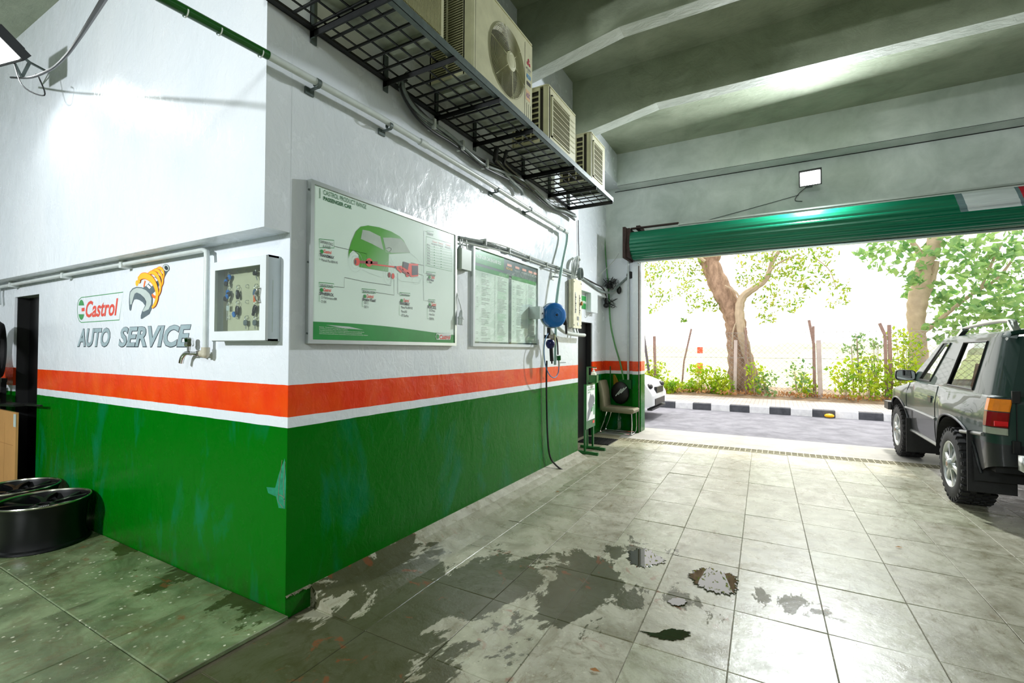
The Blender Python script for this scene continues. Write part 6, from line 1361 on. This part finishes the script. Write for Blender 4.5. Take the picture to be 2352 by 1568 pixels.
SH = [(1492, 875, 24, 1), (1505, 850, 30, 1), (1545, 885, 26, 1), (1605, 850, 24, .8), (1640, 868, 30, 1.2), (1660, 885, 26, 1), (1735, 850, 24, .5), (1760, 870, 22, .4), (1835, 850, 30, .4), (1850, 880, 26, .6), (1940, 850, 34, .7), (1990, 860, 34, .8), (2000, 830, 26, .5), (2040, 870, 30, .7), (2070, 850, 34, .9), (1960, 800, 20, .35), (1975, 775, 14, .25), (2075, 780, 30, .9), (2090, 810, 26, .8), (1590, 890, 24, 1), (1525, 895, 20, .8), (2010, 790, 16, .3)]
names_at = ['beside the front pillar', 'behind the dark leaning post', 'between the left two posts', 'below the thin bent post', 'left of the big trunk', 'at the foot of the big trunk', 'just right of the big trunk', 'right of the pale post by the trunk', 'left of the bent double posts', 'at the foot of the double posts', 'right of the pale square post', 'in the middle of the fence run', 'halfway up the fence near its middle', 'left of the car mirror', 'above the car mirror', 'on a thin stem against the sky', 'topmost on the thin stem', 'left of the pale trunk, tall', 'at the foot of the pale trunk', 'low under the thin left post', 'lowest at the left kerb end', 'with reddish tips by the far posts']
for i, (px, py, r, d) in enumerate(SH):
    y = 13.95+random.uniform(0, .5) if py > 840 else 14.8; c = at(px, py, y); rr = r*PX*.85
    s_o = empty('shrub', (c.x, y, .2), 'yellow-green leafy weed clump '+names_at[i], 'shrub', 'weeds along the fence')
    for q in range(4): a_ = random.uniform(-.5, .5)*rr; MB().tube([(c.x+a_*.2, y, .18), (c.x+a_, y+random.uniform(-.1, .1), c.z+rr*.3)], [.012, .005], 5).build('stem', M_BARK2, s_o)
    leaves('foliage', M_LEAF3 if d > .45 else M_LEAF2, s_o, [((c.x, y, max(.3, c.z)), (rr*1.2, .3, rr), d), ((c.x, y, max(.25, c.z*.55)), (rr*1.1, .3, rr), d)], .13, 150, -.2, .55)
dry = [((x, 13.95+random.uniform(-.1, .4), .27), (.35, .25, .08), 1) for x in np.arange(-2, 10, .45)]
lt = leaves('leaf_litter', M_LEAFD, None, dry, .09, 60, 0, .5); tag(lt, 'dry brown leaf litter along the foot of the fence', 'leaves', kind='stuff')
# small things beyond
bp_ = empty('marker_post', at(1608, 830, 30), 'short red and white marker post standing in the field', 'post')
for k, (z0, z1) in enumerate(((.1, .75), (.75, 1.35), (1.35, 1.75))): MB().box(bp_.location.x-.16, bp_.location.x+.16, 29.9, 30.1, z0, z1).build('band', (M_PRINTR, M_PRINTW, M_PRINTR)[k], bp_)
A, B = at(1845, 868, 34), at(1918, 798, 34)
hut = empty('field_hut', (A.x, 34, .1), 'low pale hut in the hazy field beyond the fence', 'hut'); MB().box(A.x, B.x, 34, 37, .1, B.z).build('wall', M_PRINTW, hut); MB().box(A.x-.2, B.x+.2, 33.8, 37.2, B.z, B.z+.12).build('roof', M_PRINTLG, hut)
yl = at(1905, 946, 11.4); tag(MB().sphere((yl.x, 11.42, .035), .10, 10, (1, .6, .5)).build('fallen_fruit', M_YEL, smooth=True), 'yellow fruit lying against the kerb', 'fruit')
# litter leaves inside
for k, (a_, b_, lab) in enumerate(((1812, 483, 'tiny dark leaf on the tiles toward the car'), (338, 243, 'tiny dark leaf on the tiles near the middle wall'), (498, 1015, 'curled brown leaf on the nearest tiles'))):
    p = on(1100+a_/1.8786, 1000+b_/1.8786, 'z', .003); tag(MB().add([p+Vector((-.025, 0, .002)), p+Vector((0, -.012, .006)), p+Vector((.028, .004, .003)), p+Vector((0, .014, .008))], [(0, 1, 2, 3)]).build('fallen_leaf', M_LEAFD), lab, 'leaf')
# drain hole at the wall corner
tag(MB().box(.002, .042, .0, .16, -.0245, -.02).build('drain_hole', M_DARK), 'dark debris-filled hole in the floor at the wall corner', 'hole')
# unseen bodies of the hanging lamp and the added fill lamp
for nm_, p_, s_, lab in (('unseen_lamp_body', (-1.4, -4.8, 3.20), .18, 'flood lamp hanging behind the viewer on the left'), ('unseen_lamp_body', (3.6, -5.2, 4.38), .46, 'square ceiling lamp behind the viewer')):
    x, y, z = p_; tag(MB().box(x-s_, x+s_, y-s_, y+s_, z, z+.06).box(x-.01, x+.01, y-.01, y+.01, z+.06, 5.2).build(nm_, M_WHITEP), lab, 'lamp')
